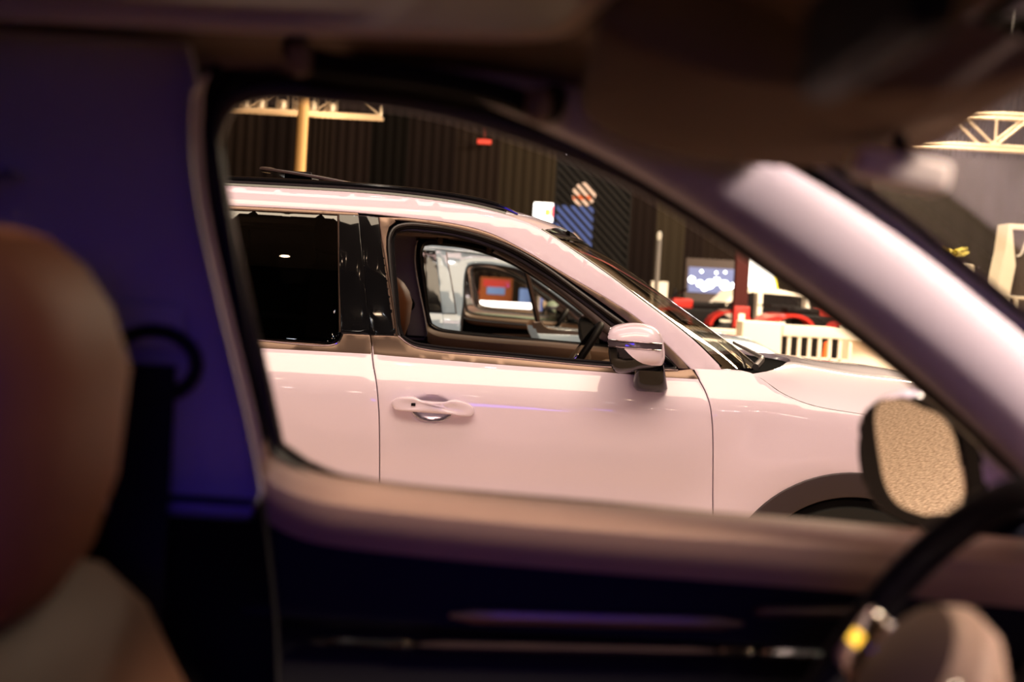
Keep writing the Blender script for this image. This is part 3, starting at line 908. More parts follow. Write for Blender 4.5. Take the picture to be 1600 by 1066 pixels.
def suv(name, loc, paint, label, group, front_seat_x=(-0.415, -0.415), leather='brown', res=0.03):
    root = empty(name, loc, label, 'car', group)
    for s in (-1, 1):
        side_parts(root, s, res if s < 0 else max(res, 0.05), paint)
        mirror_part(root, s, paint)
        inner_side(root, s)
    NV = 24
    vs = [-1 + 2 * i / NV for i in range(NV + 1)]
    # roof
    rings, hole = [], []
    for (x, z) in EDGE_R:
        bow = 0.17 * max(0, min(1, (x + 0.30) / 0.38)) ** 1.5
        w = wid(x, z)
        row = []
        for v in vs:
            X = x + bow * (1 - v * v)
            q = abs(v)
            zc = ROOF_C(X)
            row.append((X, v * w, z + (zc - z) * (1 - q ** 2.6)))
        rings.append(row)
    mb = MB()
    n = NV + 1
    mb.v = [p for r in rings for p in r]
    for i in range(len(rings) - 1):
        for j in range(NV):
            f = (i * n + j, i * n + j + 1, (i + 1) * n + j + 1, (i + 1) * n + j)
            cx = sum(mb.v[k_][0] for k_ in f) / 4
            cy = sum(mb.v[k_][1] for k_ in f) / 4
            if -1.45 < cx < -0.13 and abs(cy) < 0.58:
                continue
            mb.f.append(f)
    mb.build('roof_panel', paint, root)
    gx = [-1.50 + i * (1.50 - 0.10) / 16 for i in range(17)]
    MB().loft([[(x, y, ROOF_C(x) - 0.03 * (abs(y) / 0.62) ** 2.4 + 0.006) for y in [-0.63 + 1.26 * j / 12 for j in range(13)]] for x in gx if x < -0.97], ringclosed=False).build('sunroof_glass', 'roofglass', root)
    MB().loft([[(x, y, ROOF_C(x) - 0.03 * (abs(y) / 0.62) ** 2.4 + 0.006) for y in [-0.60 + 1.2 * j / 12 for j in range(13)]] for x in (-0.45, -0.38, -0.30, -0.22, -0.15)], ringclosed=False).build('sunroof_glass', 'roofglass', root)
    # middle sunroof pane tilted up at its rear edge
    tl = []
    for i in range(9):
        t = i / 8
        x = -0.46 - 0.52 * t
        tl.append([(x, y, ROOF_C(-0.46) + 0.006 + 0.070 * t + 0.008 * math.sin(PI * t) - 0.02 * (abs(y) / 0.5) ** 2.4) for y in [-0.52 + 1.04 * j / 10 for j in range(11)]])
    vv = tl
    m = MB().loft(vv, ringclosed=False)
    m.loft([[(x, y, z - 0.018) for x, y, z in r] for r in vv], ringclosed=False)
    m.build('tilting_sunroof', 'gloss_black', root, label='dark sunroof pane tilted up')
    edge = [vv[i][0] for i in range(9)] + vv[-1][1:] + [vv[i][-1] for i in range(7, -1, -1)] + vv[0][::-1][1:-1]
    MB().tube([(x, y, z - 0.004) for x, y, z in edge], 0.0065, 6, closed=True).build('sunroof_frame', 'bronze', root)
    for ly in (-0.46, 0.43):
        MB().box(-0.90, -0.80, ly, ly + 0.03, 1.73, 1.80, 0.004).build('lift_arm', 'black', root)
    for s in (-1, 1):
        pth = [(x, s * (wid(x, z) - 0.035), z + 0.030 + 0.0 * x) for x, z in EDGE_R if -2.0 < x < -0.02]
        pth = [(pth[0][0] - 0.05, pth[0][1], pth[0][2] - 0.03)] + pth[:-1] + [(pth[-1][0] + 0.02, pth[-1][1], pth[-1][2] - 0.012)]
        MB().tube(pth, [0.008] + [0.014] * (len(pth) - 5) + [0.013, 0.011, 0.009, 0.005], 10).build('roof_rail', 'gloss_black', root)
        m = MB()
        MB().tube([(x, y, z - 0.022) for x, y, z in pth[1:-1]], 0.012, 8).build('rail_foot', 'gloss_black', root)
    # windscreen
    def bowrow(a, b, ins=0.0, dz=0.0):
        w = wid(a[0], a[1]) - ins
        return [(a[0] + (b[0] - a[0]) * (1 - v * v), v * w, a[1] + (b[1] - a[1]) * (1 - v * v) + dz) for v in vs]
    MB().loft([bowrow(a, b, 0.012) for a, b in zip(EDGE_W, CEN_W)], ringclosed=False).build('windscreen', 'wind', root)
    fr = [bowrow(a, b, 0.010, 0.004) for a, b in zip(EDGE_W, CEN_W)]
    MB().loft([[p for p in fr[0]], [(x + 0.045, y * 0.99, z - 0.022) for x, y, z in fr[0]]], ringclosed=False).build('windscreen_frit', 'gloss_black', root)
    for s in (-1, 1):
        MB().tube([(r[0][0] + 0.002, s * abs(r[0][1]) * 0.997, r[0][2] + 0.002) for r in fr], 0.0055, 6).build('windscreen_seal', 'gloss_black', root)
    # cowl and hood
    we = lambda x: wid(x, interp(x, HOODGAP)) - 0.003
    ze = hermite(HOODGAP)
    zc = hermite([(0.8, 1.19), (1.114, 1.190), (1.315, 1.177), (1.5, 1.167), (1.648, 1.150), (1.743, 1.120), (1.86, 1.06), (1.95, 0.98)])
    rows = []
    NU = 30
    for i in range(NU + 1):
        u = i / NU
        row = []
        for v in vs:
            b = 1 - v * v
            x0, x1 = 0.845 + 0.275 * b ** 0.8, 1.80 + 0.14 * b
            x = x0 + (x1 - x0) * u
            xe = 0.845 + (1.80 - 0.845) * u
            q = abs(v)
            crown = 0.010 * math.exp(-((q - 0.62) / 0.09) ** 2)
            z = ze(xe) + (zc(x) - ze(xe)) * (1 - q ** 2.8) + crown
            row.append((x, v * we(xe), z - (0.004 if i == 0 else 0)))
        rows.append(row)
    MB().loft([[(x - 0.001, y, z - 0.02) for x, y, z in rows[0]]] + rows, ringclosed=False).build('hood', paint, root)
    base = bowrow(EDGE_W[-1], CEN_W[-1], 0.0, 0.0)
    MB().loft([[(x - 0.01, y, z - 0.012) for x, y, z in base], [(a[0] * 0.6 + b[0] * 0.4, a[1], a[2] * 0.6 + b[2] * 0.4 - 0.02) for a, b in zip(base, rows[0])], [(x + 0.01, y, z - 0.014) for x, y, z in rows[0]]], ringclosed=False).build('cowl', 'cowl', root)
    # wiper
    MB().tube([(0.90, -0.66, 1.165), (0.925, -0.62, 1.185), (0.95, -0.50, 1.195), (0.90, -0.1, 1.235)], [0.014, 0.013, 0.009, 0.006], 8).build('wiper_arm', 'greymetal', root)
    # front fascia
    rings = []
    for z, xf in ((0.955, 1.86), (0.90, 1.98), (0.80, 2.06), (0.62, 2.10), (0.45, 2.08), (0.30, 1.98)):
        rings.append([(xf - 0.32 * abs(v) ** 2.6 + 0.0, v * (wid(1.85, z) - 0.01), z) for v in vs])
    MB().loft(rings, ringclosed=False).build('front_bumper', paint, root)
    g_ = MB()
    for i in range(7):
        zz = 0.56 + i * 0.052
        g_.box(2.04, 2.115, -0.48, 0.48, zz, zz + 0.022, 0.004)
    g_.box(2.02, 2.07, -0.50, 0.50, 0.54, 0.92, 0.01).build('grille', 'gloss_black', root)
    for s in (-1, 1):
        MB().box(1.86, 2.0, *sorted((s * 0.52, s * 0.78)), 0.70, 0.88, 0.02).build('headlamp', 'head', root)
    # tail
    rings = []
    for z, xf in ((1.60, -2.38), (1.40, -2.55), (1.15, -2.68), (0.85, -2.74), (0.5, -2.72), (0.30, -2.62)):
        rings.append([(xf + 0.12 * abs(v) ** 3, v * (wid(-2.3, z) - 0.01), z) for v in vs])
    MB().loft(rings, ringclosed=False).build('tailgate', paint, root)
    for s in (-1, 1):
        MB().box(-2.73, -2.60, *sorted((s * 0.55, s * 0.88)), 0.95, 1.12, 0.02).build('tail_lamp', 'redpaint', root)
    # wheels
    for cx in (WX, RX):
        for s in (-1, 1):
            wh = bpy.data.objects.new('wheel', None)
            link(wh, root)
            wh.location = (cx, s * 0.86, WZ)
            MB().lathe([(0.25, -0.11), (0.34, -0.12), (0.365, -0.09), (0.37, 0), (0.365, 0.09), (0.34, 0.12), (0.25, 0.11)], 'Y', 40).build('tyre', 'tyre', wh)
            m = MB().lathe([(0.02, s * 0.05), (0.06, s * 0.055), (0.07, s * 0.03), (0.02, -s * 0.02)], 'Y', 20)
            m.lathe([(0.235, -0.10), (0.255, -0.10), (0.255, 0.10), (0.235, 0.10), (0.228, 0.0)], 'Y', 40)
            for k_ in range(5):
                a = 2 * PI * k_ / 5
                for da in (-0.12, 0.12):
                    m.tube([(0.05 * math.cos(a), s * 0.045, 0.05 * math.sin(a)), (0.24 * math.cos(a + da), s * 0.075, 0.24 * math.sin(a + da))], [0.02, 0.013], 8)
            m.build('rim', 'alloy', wh)
    MB().box(-2.4, 1.9, -0.70, 0.70, 0.22, 0.34, 0.02).build('underbody', 'black', root)
    MB().box(0.80, 1.86, -0.62, 0.62, 0.34, 0.94, 0.03).build('engine_block', 'black', root)
    MB().box(-2.35, 0.9, -0.85, 0.85, 0.30, 0.345, 0.0).build('cabin_floor', 'black', root)
    # headliner with the sunroof opening
    rings = []
    xs = [-2.2 + i * 0.12 for i in range(17)] + [-0.20, -0.11, -0.04, 0.02, 0.06, 0.11]
    for x in xs:
        dz = -0.55 * max(0, x + 0.07) ** 1.15
        row = []
        for y, z in ((.742, 1.610), (.722, 1.626), (.70, 1.636), (.66, 1.643), (.60, 1.646), (.55, 1.640), (.52, 1.634), (.505, 1.631), (.30, 1.64), (.15, 1.645), (0, 1.646)):
            row.append((x, y, z + dz * (1 - (y / .75) ** 6 * 0.7)))
        rings.append([(a, -b, c) for a, b, c in row] + [(a, b, c) for a, b, c in row[::-1]][1:])
    mb = MB()
    n = len(rings[0])
    mb.v = [p for r in rings for p in r]
    for i in range(len(rings) - 1):
        for j in range(n - 1):
            f = (i * n + j, i * n + j + 1, (i + 1) * n + j + 1, (i + 1) * n + j)
            cx = sum(mb.v[k_][0] for k_ in f) / 4
            cy = sum(mb.v[k_][1] for k_ in f) / 4
            if -1.40 < cx < -0.11 and abs(cy) < 0.50:
                continue
            mb.f.append(f)
    mb.build('headliner', 'liner', root)
    fr_ = [(x, y) for x, y in smooth_curve([(-0.16, -0.50), (-0.105, -0.44), (-0.105, 0.44), (-0.16, 0.50), (-1.35, 0.50), (-1.40, 0.44), (-1.40, -0.44), (-1.35, -0.50)], 4, True)]
    m = MB()
    m.loft([[(x * 1 + (x + .75) * k_, y * (1 + k_), z) for x, y in fr_] for k_, z in ((0.03, 1.632), (0.0, 1.612), (-0.015, 1.618), (-0.02, 1.65), (-0.02, 1.722))], ringclosed=True, cap=False)
    m.build('sunroof_surround', 'rim', root)
    # dashboard, cluster hood, steering wheel
    rings = []
    for x, z0, z1 in ((0.46, 0.80, 0.90), (0.47, 0.70, 0.99), (0.52, 0.62, 1.045), (0.60, 0.58, 1.075), (0.72, 0.55, 1.085), (0.88, 0.6, 1.10)):
        rings.append([(x, -0.84, z0), (x, -0.84, z1 - 0.02), (x, -0.80, z1), (x, 0, z1 + 0.006), (x, 0.80, z1), (x, 0.84, z1 - 0.02), (x, 0.84, z0)])
    MB().loft(rings).build('dashboard', 'dash', root)
    rings = []
    for x, h in ((0.40, 0.9), (0.42, 1.0), (0.50, 1.0), (0.58, 0.9), (0.66, 0.6)):
        rings.append([(x, 0.37 + 0.21 * math.cos(a) * (0.9 + 0.1 * h), 1.03 + 0.085 * h * abs(math.sin(a)) ** 0.7) for a in [PI * k_ / 16 for k_ in range(17)]])
    MB().loft(rings, ringclosed=False).build('instrument_hood', 'dash', root)
    MB().box(-0.25, 0.5, -0.12, 0.12, 0.34, 0.72, 0.04).build('centre_console', 'dash', root)
    st = bpy.data.objects.new('steering_wheel', None)
    link(st, root)
    st.location = (0.285, 0.37, 1.105)
    st.rotation_euler = (0, math.radians(-58), 0)
    NRM = 48
    MB().tube([(0.188 * math.cos(2 * PI * k_ / NRM), 0.188 * math.sin(2 * PI * k_ / NRM), 0) for k_ in range(NRM)], 0.0165, 12, closed=True).build('wheel_rim', 'black', st)
    hub = MB().loft([[(r * math.cos(a) * 0.95, r * math.sin(a) * 1.15, z) for a in [2 * PI * k_ / 28 for k_ in range(28)]] for r, z in ((0.05, -0.05), (0.078, -0.02), (0.082, 0.0), (0.070, 0.018), (0.04, 0.028), (0.005, 0.031))]).build('wheel_hub', 'dash', st)
    for a0 in (90, -90, 200, 160):
        a = math.radians(a0)
        MB().tube([(0.06 * math.cos(a), 0.06 * math.sin(a), 0.0), (0.12 * math.cos(a), 0.12 * math.sin(a), -0.004), (0.182 * math.cos(a), 0.182 * math.sin(a), 0)], [0.020, 0.016, 0.012], 10).build('wheel_spoke', 'bronze' if abs(a0) == 90 else 'black', st)
    for sy in (-1, 1):
        pod = MB().box(-0.030, 0.030, sy * 0.118 - 0.028, sy * 0.118 + 0.028, 0.004, 0.022, 0.008).build('button_pod', 'chrome', st)
        MB().box(-0.006, 0.006, sy * 0.118 - 0.012, sy * 0.118 + 0.010, 0.021, 0.025, 0.001).build('icon', 'amber', pod)
    MB().tube([(0.33, 0.37, 1.03), (0.50, 0.37, 0.95)], 0.035, 14).build('steering_column', 'black', root)
    seat(root, 'front_seat', front_seat_x[0], -0.37, leather)
    seat(root, 'front_seat', front_seat_x[1], 0.37, leather)
    seat(root, 'rear_seat', -1.35, -0.37, leather)
    seat(root, 'rear_seat', -1.35, 0.37, leather)
    # interior mirror on the windscreen
    im = MB().box(0.02, 0.045, -0.12, 0.12, 1.52, 1.58, 0.012).build('interior_mirror', 'black', root)
    MB().tube([(0.035, 0, 1.56), (0.14, 0, 1.62)], 0.010, 8).build('mirror_stalk', 'black', im)
    return root


# ------------------------------------------------------------------ the hall
def quad_box(name, x0, x1, y0, y1, z0, z1, m, **kw):
    return MB().box(x0, x1, y0, y1, z0, z1, kw.pop('bev', 0)).build(name, m, None, smooth=False)


tag(quad_box('floor', -16, 18, -9, 34.4, -0.2, 0.0, 'carpet'), kind='structure')
tag(quad_box('ceiling', -16, 18, -9, 34.4, 9.0, 9.2, 'ceil'), kind='structure')
tag(quad_box('wall_back', -16, 18, 34.0, 34.3, 0, 9, 'wall'), kind='structure')
tag(quad_box('wall_left', -16, -15.8, -9, 34, 0, 9, 'wall'), kind='structure')
tag(quad_box('wall_right', 17.8, 18, -9, 34, 0, 9, 'wall'), kind='structure')
tag(quad_box('wall_front', -16, 18, -9, -8.8, 0, 9, 'wall'), kind='structure')

# ------------------------------------------------------------------ cars
YC2 = 5.885
silver_car = suv('suv', (0, YC2, 0), 'paint', 'pearl white SUV in sharp focus with bronze window trim and tilted sunroof', None, res=0.026)
kids = {}
for o in bpy.data.objects:
    if o.parent:
        kids.setdefault(o.parent, []).append(o)


def repaint(root, table):
    done = {}

    def go(o):
        if o.type == 'MESH':
            for m in o.data.materials:
                if m and m.name in table:
                    if o.data not in done:
                        d = o.data.copy()
                        for i, mm in enumerate(d.materials):
                            if mm.name in table:
                                d.materials[i] = MT[table[mm.name]]
                        done[o.data] = d
                    o.data = done[o.data]
                    break
        for c in [q for q in bpy.data.objects if q.parent == o]:
            go(c)
    go(root)


src = silver_car
kids3 = dict(kids)
car3 = copy_tree(src)
car3.location = (0.02, 10.45, 0)
tag(car3, 'pale silver blue SUV seen through the open window of the white SUV', 'car')
repaint(car3, {'pearl_white_paint': 'paint_silver', 'brown_leather': 'redbrown'})
# its front door on this side stands open towards the white SUV
hinge = Matrix.Translation((0.68, -0.93, 0)) @ Matrix.Rotation(math.radians(62), 4, 'Z') @ Matrix.Translation((-0.68, 0.93, 0))
for o in [q for q in bpy.data.objects if q.parent == car3]:
    b_ = o.name.split('.')[0]
    if o.type != 'MESH':
        continue
    vs_ = [v.co for v in o.data.vertices]
    near = vs_[0].y < -0.3
    xmin, xmax = min(v.x for v in vs_), max(v.x for v in vs_)
    if not near:
        continue
    if b_ in ('front_door', 'door_handle', 'outer_seal', 'window_channel', 'door_mirror', 'door_panel', 'door_top_roll', 'trim_strip', 'wood_inlay') or (b_ in ('window_frame_trim', 'belt_moulding', 'chrome_lip') and xmax > 0.3):
        o.matrix_local = hinge @ o.matrix_local
    elif b_ == 'inner_shell':
        bpy.data.objects.remove(o)
    elif b_ in ('belt_moulding', 'window_frame_trim') or (b_ == 'pillar_cover' and xmax > -0.45):
        o.data = o.data.copy()
        o.data.materials[0] = MT['paint_silver']
jamb = smooth_curve([(-.37, .46), (-.37, 1.3), (-.372, 1.47), (-.355, 1.54), (-.31, 1.562), (-.1, 1.558), (0.02, 1.535), (.10, 1.485), (.33, 1.335), (.58, 1.16), (.66, 1.05), (.69, .9), (.70, .46), (.62, .42), (-.30, .42)], 4, True)
jp = [(-1.36, 0.90), (-1.38, 1.17), (-1.38, 1.62)] + off(smooth_curve([p for p in STRIP_BOT if p[0] > -1.4], 4), 0.012) + [(0.72, 1.10), (0.75, 0.35), (-1.16, 0.35)]
vf = panel(jp, side(-1, 0.012), holes=[jamb, [(-1.28, 1.20), (-0.64, 1.19), (-0.665, 1.60), (-1.26, 1.60)]], res=0.05, bev=0.008, thick=0.05)
mk('door_jamb', vf[0], vf[1], 'paint_silver', car3)
MB().tube([side(-1, 0.03)(x, z) for x, z in off_closed(jamb, -0.008)], 0.011, 8, closed=True).build('jamb_seal', 'rubber', car3)
car4 = copy_tree(src)
car4.location = (0.0, 15.25, 0)
tag(car4, 'grey green SUV parked behind the silver blue one, seen through two windows', 'car')
repaint(car4, {'pearl_white_paint': 'paint_olive'})
car1 = copy_tree(src)
car1.location = (0.14, 0.73, 0)
tag(car1, 'dark blurred SUV cabin around the camera, with tan seats and steering wheel', 'car')
for o in [q for q in bpy.data.objects if q.parent == car1]:
    if o.name.startswith('steering_wheel'):
        o.location.x = 0.19
    if o.name.startswith('sun_visor') and len([1 for q in bpy.data.objects if q.parent == o and q.type == 'MESH' and q.data.vertices[0].co.y < 0]):
        o.location.z = -0.012
    if o.name.split('.')[0] in ('outer_seal', 'window_channel', 'inner_seal', 'chrome_lip') and o.data.vertices[0].co.y > 0:
        bpy.data.objects.remove(o)      # these lie hidden under the trim seen from inside


for o in [q for q in bpy.data.objects if q.name.split('.')[0] == 'icon']:
    if o.parent.parent.parent is not car1:
        bpy.data.objects.remove(o)
tagp = bpy.data.objects.new('pale_patch', None)  # pale block on a stalk near the top of the windscreen
link(tagp, car1)
tagp.location = (0.165, 0.42, 1.512)
tagp.rotation_euler = (0, math.radians(8), 0)
MB().box(-0.040, 0.036, -0.02, 0.02, -0.012, 0.013, 0.008).build('cover', 'white', tagp)
MB().tube([(0, 0, 0.01), (-0.03, 0, 0.075)], 0.006, 8).build('stalk', 'black', tagp)


# ------------------------------------------------------------------ background things
def thing(name, mb, m, label, cat, group=None, smooth=False):
    o = mb.build(name, m, None, smooth=smooth)
    return tag(o, label, cat, group)


# pleated drapes along the back
dr = empty('drape_wall', (0, 32.5, 0), 'tall dark brown pleated curtain wall across the back of the hall', 'curtain')
MB().tube([(-15, 0, 7.6), (17, 0, 7.6)], 0.04, 8).build('drape_rail', 'greymetal', dr)
cols = [(0.017, 0.0115, 0.0095), (0.006, 0.005, 0.0045), (0.024, 0.018, 0.0125), (0.011, 0.0075, 0.007), (0.030, 0.023, 0.016), (0.015, 0.010, 0.009)]
dm = [mat('drape_cloth_%d' % i, c, 0.95, spec=0.03) for i, c in enumerate(cols)]
x = -15.0
rnd = random.Random(3)
i = 0
while x < 16.5:
    wd = rnd.uniform(0.35, 1.15)
    mb = MB()
    npl = max(3, int(wd / 0.19))
    pts = []
    for k_ in range(npl * 4 + 1):
        t = k_ / (npl * 4)
        pts.append((x + wd * t, 0.028 * math.sin(2 * PI * npl * t + rnd.uniform(-0.4, 0.4))))
    mb.loft([[(a, b, z) for a, b in pts] for z in (0.0, 3.8, 7.6)], ringclosed=False)
    mb.build('drape_panel', dm[rnd.choice((0, 1, 2, 3, 4, 5, 0, 3))] if x < 5.5 else dm[rnd.choice((2, 4))], dr)
    x += wd
    i += 1
# lighter grey drape on the right
gd = empty('grey_drape', (0, 24.0, 0), 'smooth grey brown curtain behind the sign stand at the far right', 'curtain')
gm = mat('grey_drape_cloth', (0.022, 0.0185, 0.017), 0.95, spec=0.03)
for k_ in range(10):
    x0 = 5.9 + k_ * 1.0
    pts = [(x0 + t / 24.0, 0.012 * math.sin(2 * PI * 3 * t / 24)) for t in range(25)]
    MB().loft([[(a, b, z) for a, b in pts] for z in (0.0, 2.0, 4.05)], ringclosed=False).build('drape_panel', gm, gd)


def truss(name, x0, x1, y, z, h, dpt, label, bay=0.55, r=0.03, slope=0.0):
    e = empty(name, (x0, y, z), label, 'truss', 'ceiling trusses')
    L = x1 - x0
    for yy in (0, dpt):
        for zz in (0, h):
            MB().tube([(0, yy, zz), (L, yy, zz)], r, 8).build('chord', 'steel', e)
    n = int(L / bay)
    for k_ in range(n):
        a, b = k_ * L / n, (k_ + 1) * L / n
        up = k_ % 2 == 0
        for yy in (0, dpt):
            MB().tube([(a, yy, 0 if up else h), (b, yy, h if up else 0)], r * 0.6, 6).build('brace', 'steel', e)
    for k_ in range(0, n + 1, 2):
        MB().tube([(k_ * L / n, 0, 0), (k_ * L / n, 0, h)], r * 0.6, 6).build('post', 'steel', e)
    for xx in (L * 0.2, L * 0.8):
        MB().tube([(xx, dpt / 2, h), (xx, dpt / 2, 9 - z)], 0.010, 6).build('hanging_wire', 'bikeblack', e)
    return e


truss('ceiling_truss', -7.5, -2.62, 26, 4.40, 0.55, 0.5, 'warm lit truss hanging above the white SUV, at the left')
truss('ceiling_truss', 6.1, 13.0, 22, 4.02, 0.50, 0.5, 'pale truss hanging over the grey curtain at the upper right')
light('truss_uplight', 'SPOT', (-4.0, 24.0, 2.6), (-4.2, 26.2, 4.7), 420, (1, 0.62, 0.33), 0.2, spot=80)
light('truss_uplight', 'SPOT', (8.0, 20.0, 2.6), (8.2, 22.2, 4.4), 8, (1, 0.72, 0.45), 0.2, spot=80)
# moving lamps hanging at the truss
for k_, x in enumerate((-5.15, -4.85, -4.45, -4.15, -3.9, -3.55)):
    e = empty('stage_light', (x, 26.2, 4.42), 'stage lamp clamped under the left truss, %s from its left end' % ('first', 'second', 'third', 'fourth', 'fifth', 'sixth')[k_], 'lamp', 'stage lamps on the left truss')
    MB().lathe([(0.02, -0.02), (0.07, 0.0), (0.09, 0.16), (0.07, 0.22), (0.02, 0.24)], 'Z', 14).build('lamp_body', 'steel', e)
    MB().box(-0.11, -0.09, -0.03, 0.03, 0.05, 0.34).box(0.09, 0.11, -0.03, 0.03, 0.05, 0.34).box(-0.11, 0.11, -0.03, 0.03, 0.32, 0.35).build('yoke', 'steel', e)
# ochre pole
e = empty('light_pole', (-3.12, 20, 0), 'ochre pole rising behind the tilted sunroof, up to the left truss', 'pole')
MB().tube([(0, 0, 0.02), (0.02, 0, 3.95)], 0.075, 14).build('shaft', 'ochre', e)
MB().lathe([(0.001, 0), (0.3, 0), (0.3, 0.03), (0.001, 0.03)], 'Z', 20).build('base_plate', 'greymetal', e)
# exit sign, white lamp, small lamp on a post
thing('exit_sign', MB().box(-1.03, -0.72, 31.9, 32.0, 4.60, 4.70, 0.01).tube([(-0.87, 31.95, 4.70), (-0.87, 31.95, 9.0)], 0.003, 6), 'redlamp', 'small red lit sign high on the dark curtain', 'sign')
thing('spot_lamp', MB().lathe([(0.001, 0), (0.075, 0.0), (0.09, 0.10), (0.05, 0.22), (0.001, 0.24)], 'Y', 14, (0.82, 25.5, 3.97)).tube([(0.82, 25.6, 4.05), (0.82, 25.6, 9.0)], 0.01, 6), 'lamp', 'small bright white lamp high above the striped tower', 'lamp')
e = empty('post_lamp', (1.98, 20, 0), 'slim grey post with one small round lit lamp, before the curtain', 'lamp')
MB().tube([(0, 0, 0.0), (0, 0, 2.2)], 0.035, 10).build('post', 'greymetal', e)
MB().lathe([(0.001, 2.20), (0.028, 2.21), (0.034, 2.27), (0.02, 2.32), (0.001, 2.33)], 'Z', 12).build('lamp_globe', 'dimlamp', e)
MB().lathe([(0.001, 0), (0.2, 0), (0.2, 0.02), (0.001, 0.02)], 'Z', 16).build('base_plate', 'greymetal', e)
# monitor on a stand
e = empty('monitor_stand', (0.37, 22, 0), 'bright white display with a yellow patch, above the white SUV windscreen', 'display')
MB().box(-0.155, 0.145, -0.03, 0.03, 2.46, 2.755, 0.02).build('screen_face', 'screenwhite', e)
MB().box(0.02, 0.105, -0.036, -0.031, 2.56, 2.66).build('yellow_patch', 'screenyellow', e)
MB().box(0.115, 0.15, -0.037, -0.031, 2.54, 2.71).build('red_edge', 'screenred', e)
MB().tube([(0, 0.02, 0), (0, 0.02, 2.46)], 0.03, 8).build('stand', 'greymetal', e)
MB().box(-0.25, 0.25, -0.2, 0.2, 0, 0.03, 0.005).build('foot', 'greymetal', e)
# slatted tower with a lit screen behind diagonal slats
e = empty('slatted_tower', (0.63, 26, 0), 'dark tower with diagonal slats over a lit blue screen and orange emblem', 'display')
MB().box(0, 1.40, 0.10, 0.5, 0, 4.0).build('tower_body', 'bikeblack', e)
MB().box(-0.17, 0.0, 0.08, 0.3, 0, 3.0).build('side_panel', 'screenblue', e)
MB().box(0.05, 0.72, 0.085, 0.099, 1.6, 2.98).build('blue_screen', 'screenblue', e)
em = MB().box(0.0, 0.0, 0, 0, 0, 0)
em = MB().lathe([(0.001, 0.06), (0.215, 0.06), (0.215, 0.084), (0.001, 0.084)], 'Y', 28, (0.53, 0, 3.2))
em.build('emblem', 'logo_peach', e)
MB().box(0.33, 0.66, 0.05, 0.059, 3.10, 3.18).build('emblem_bar', 'logo_orange', e)
for k_, (lx, lz) in enumerate(((0.24, 2.36), (0.40, 2.40), (0.52, 2.30), (0.36, 2.22), (0.58, 2.2))):
    MB().lathe([(0.045, 0.06), (0.085, 0.06), (0.085, 0.084), (0.045, 0.084)], 'Y', 16, (lx, 0, lz)).build('letter', 'logo_peach', e)
for k_ in range(34):
    zz = 4.75 - k_ * 0.155
    x0, z0, x1, z1 = 0.02, zz, 1.38, zz - 1.36 * 1.0
    if z0 > 3.98:
        x0 += (z0 - 3.98)
        z0 = 3.98
    if x0 > 1.3 or z1 < 0.4:
        continue
    d = 0.040
    MB().loft([[(x0, 0.0, z0 + d), (x0, 0.03, z0 + d), (x0, 0.03, z0 - d), (x0, 0.0, z0 - d)], [(x1, 0.0, z1 + d), (x1, 0.03, z1 + d), (x1, 0.03, z1 - d), (x1, 0.0, z1 - d)]]).build('slat', 'wall', e, smooth=False)
MB().box(0, 0.03, -0.01, 0.1, 0, 4.0).box(1.37, 1.40, -0.01, 0.1, 0, 4.0).box(0, 1.4, -0.01, 0.1, 3.97, 4.02).build('tower_frame', 'wall', e)
# white box by the windscreen edge
thing('white_box', MB().box(2.80, 3.14, 29.3, 29.6, 0, 1.73, 0.02), 'white', 'small white kiosk standing against the dark curtain beside the windscreen', 'kiosk')
# big screen
e = empty('video_wall', (3.45, 29, 0), 'grey framed video wall showing a pale blue sky picture, left of the red column', 'display')
MB().box(0, 1.32, 0, 0.12, 0, 2.24, 0.01).build('frame', 'grey', e)
MB().box(0.06, 1.30, -0.02, -0.002, 1.55, 2.06).build('picture', 'skyblue', e)
mb = MB()
for cx_, cz_, rr in ((0.13, 1.80, 0.08), (0.30, 1.73, 0.08), (0.50, 1.73, 0.11), (0.64, 1.80, 0.09), (0.80, 1.73, 0.11), (1.0, 1.71, 0.10), (1.19, 1.74, 0.08), (0.4, 1.66, 0.08), (0.9, 1.66, 0.08)):
    mb.lathe([(0.001, -0.03), (rr * 0.8, -0.03), (rr * 0.8, -0.022), (0.001, -0.022)], 'Y', 18, (cx_, 0, cz_))
mb.build('bright_cloud', 'lamp', e)
for cx_, cz_ in ((0.32, 1.98), (0.62, 1.97), (0.80, 1.99), (1.14, 1.95)):
    MB().lathe([(0.001, -0.03), (0.022, -0.03), (0.022, -0.022), (0.001, -0.022)], 'Y', 12, (cx_, 0, cz_)).build('bright_dot', 'lamp', e)
# column with call box
thing('steel_column', MB().box(3.70, 3.93, 24, 24.23, 0, 9.0, 0.01), 'darkred', 'dark red square column rising behind the white hood', 'column')
e = empty('call_box', (3.82, 23.99, 0.97), 'red alarm box fixed low on the dark red column', 'box')
MB().box(-0.13, 0.13, -0.14, 0.0, 0.0, 0.36, 0.02).build('box_body', 'redpaint', e)
MB().box(-0.05, 0.05, -0.15, -0.141, 0.11, 0.24, 0.01).build('window', 'warmlamp' if False else 'white', e)
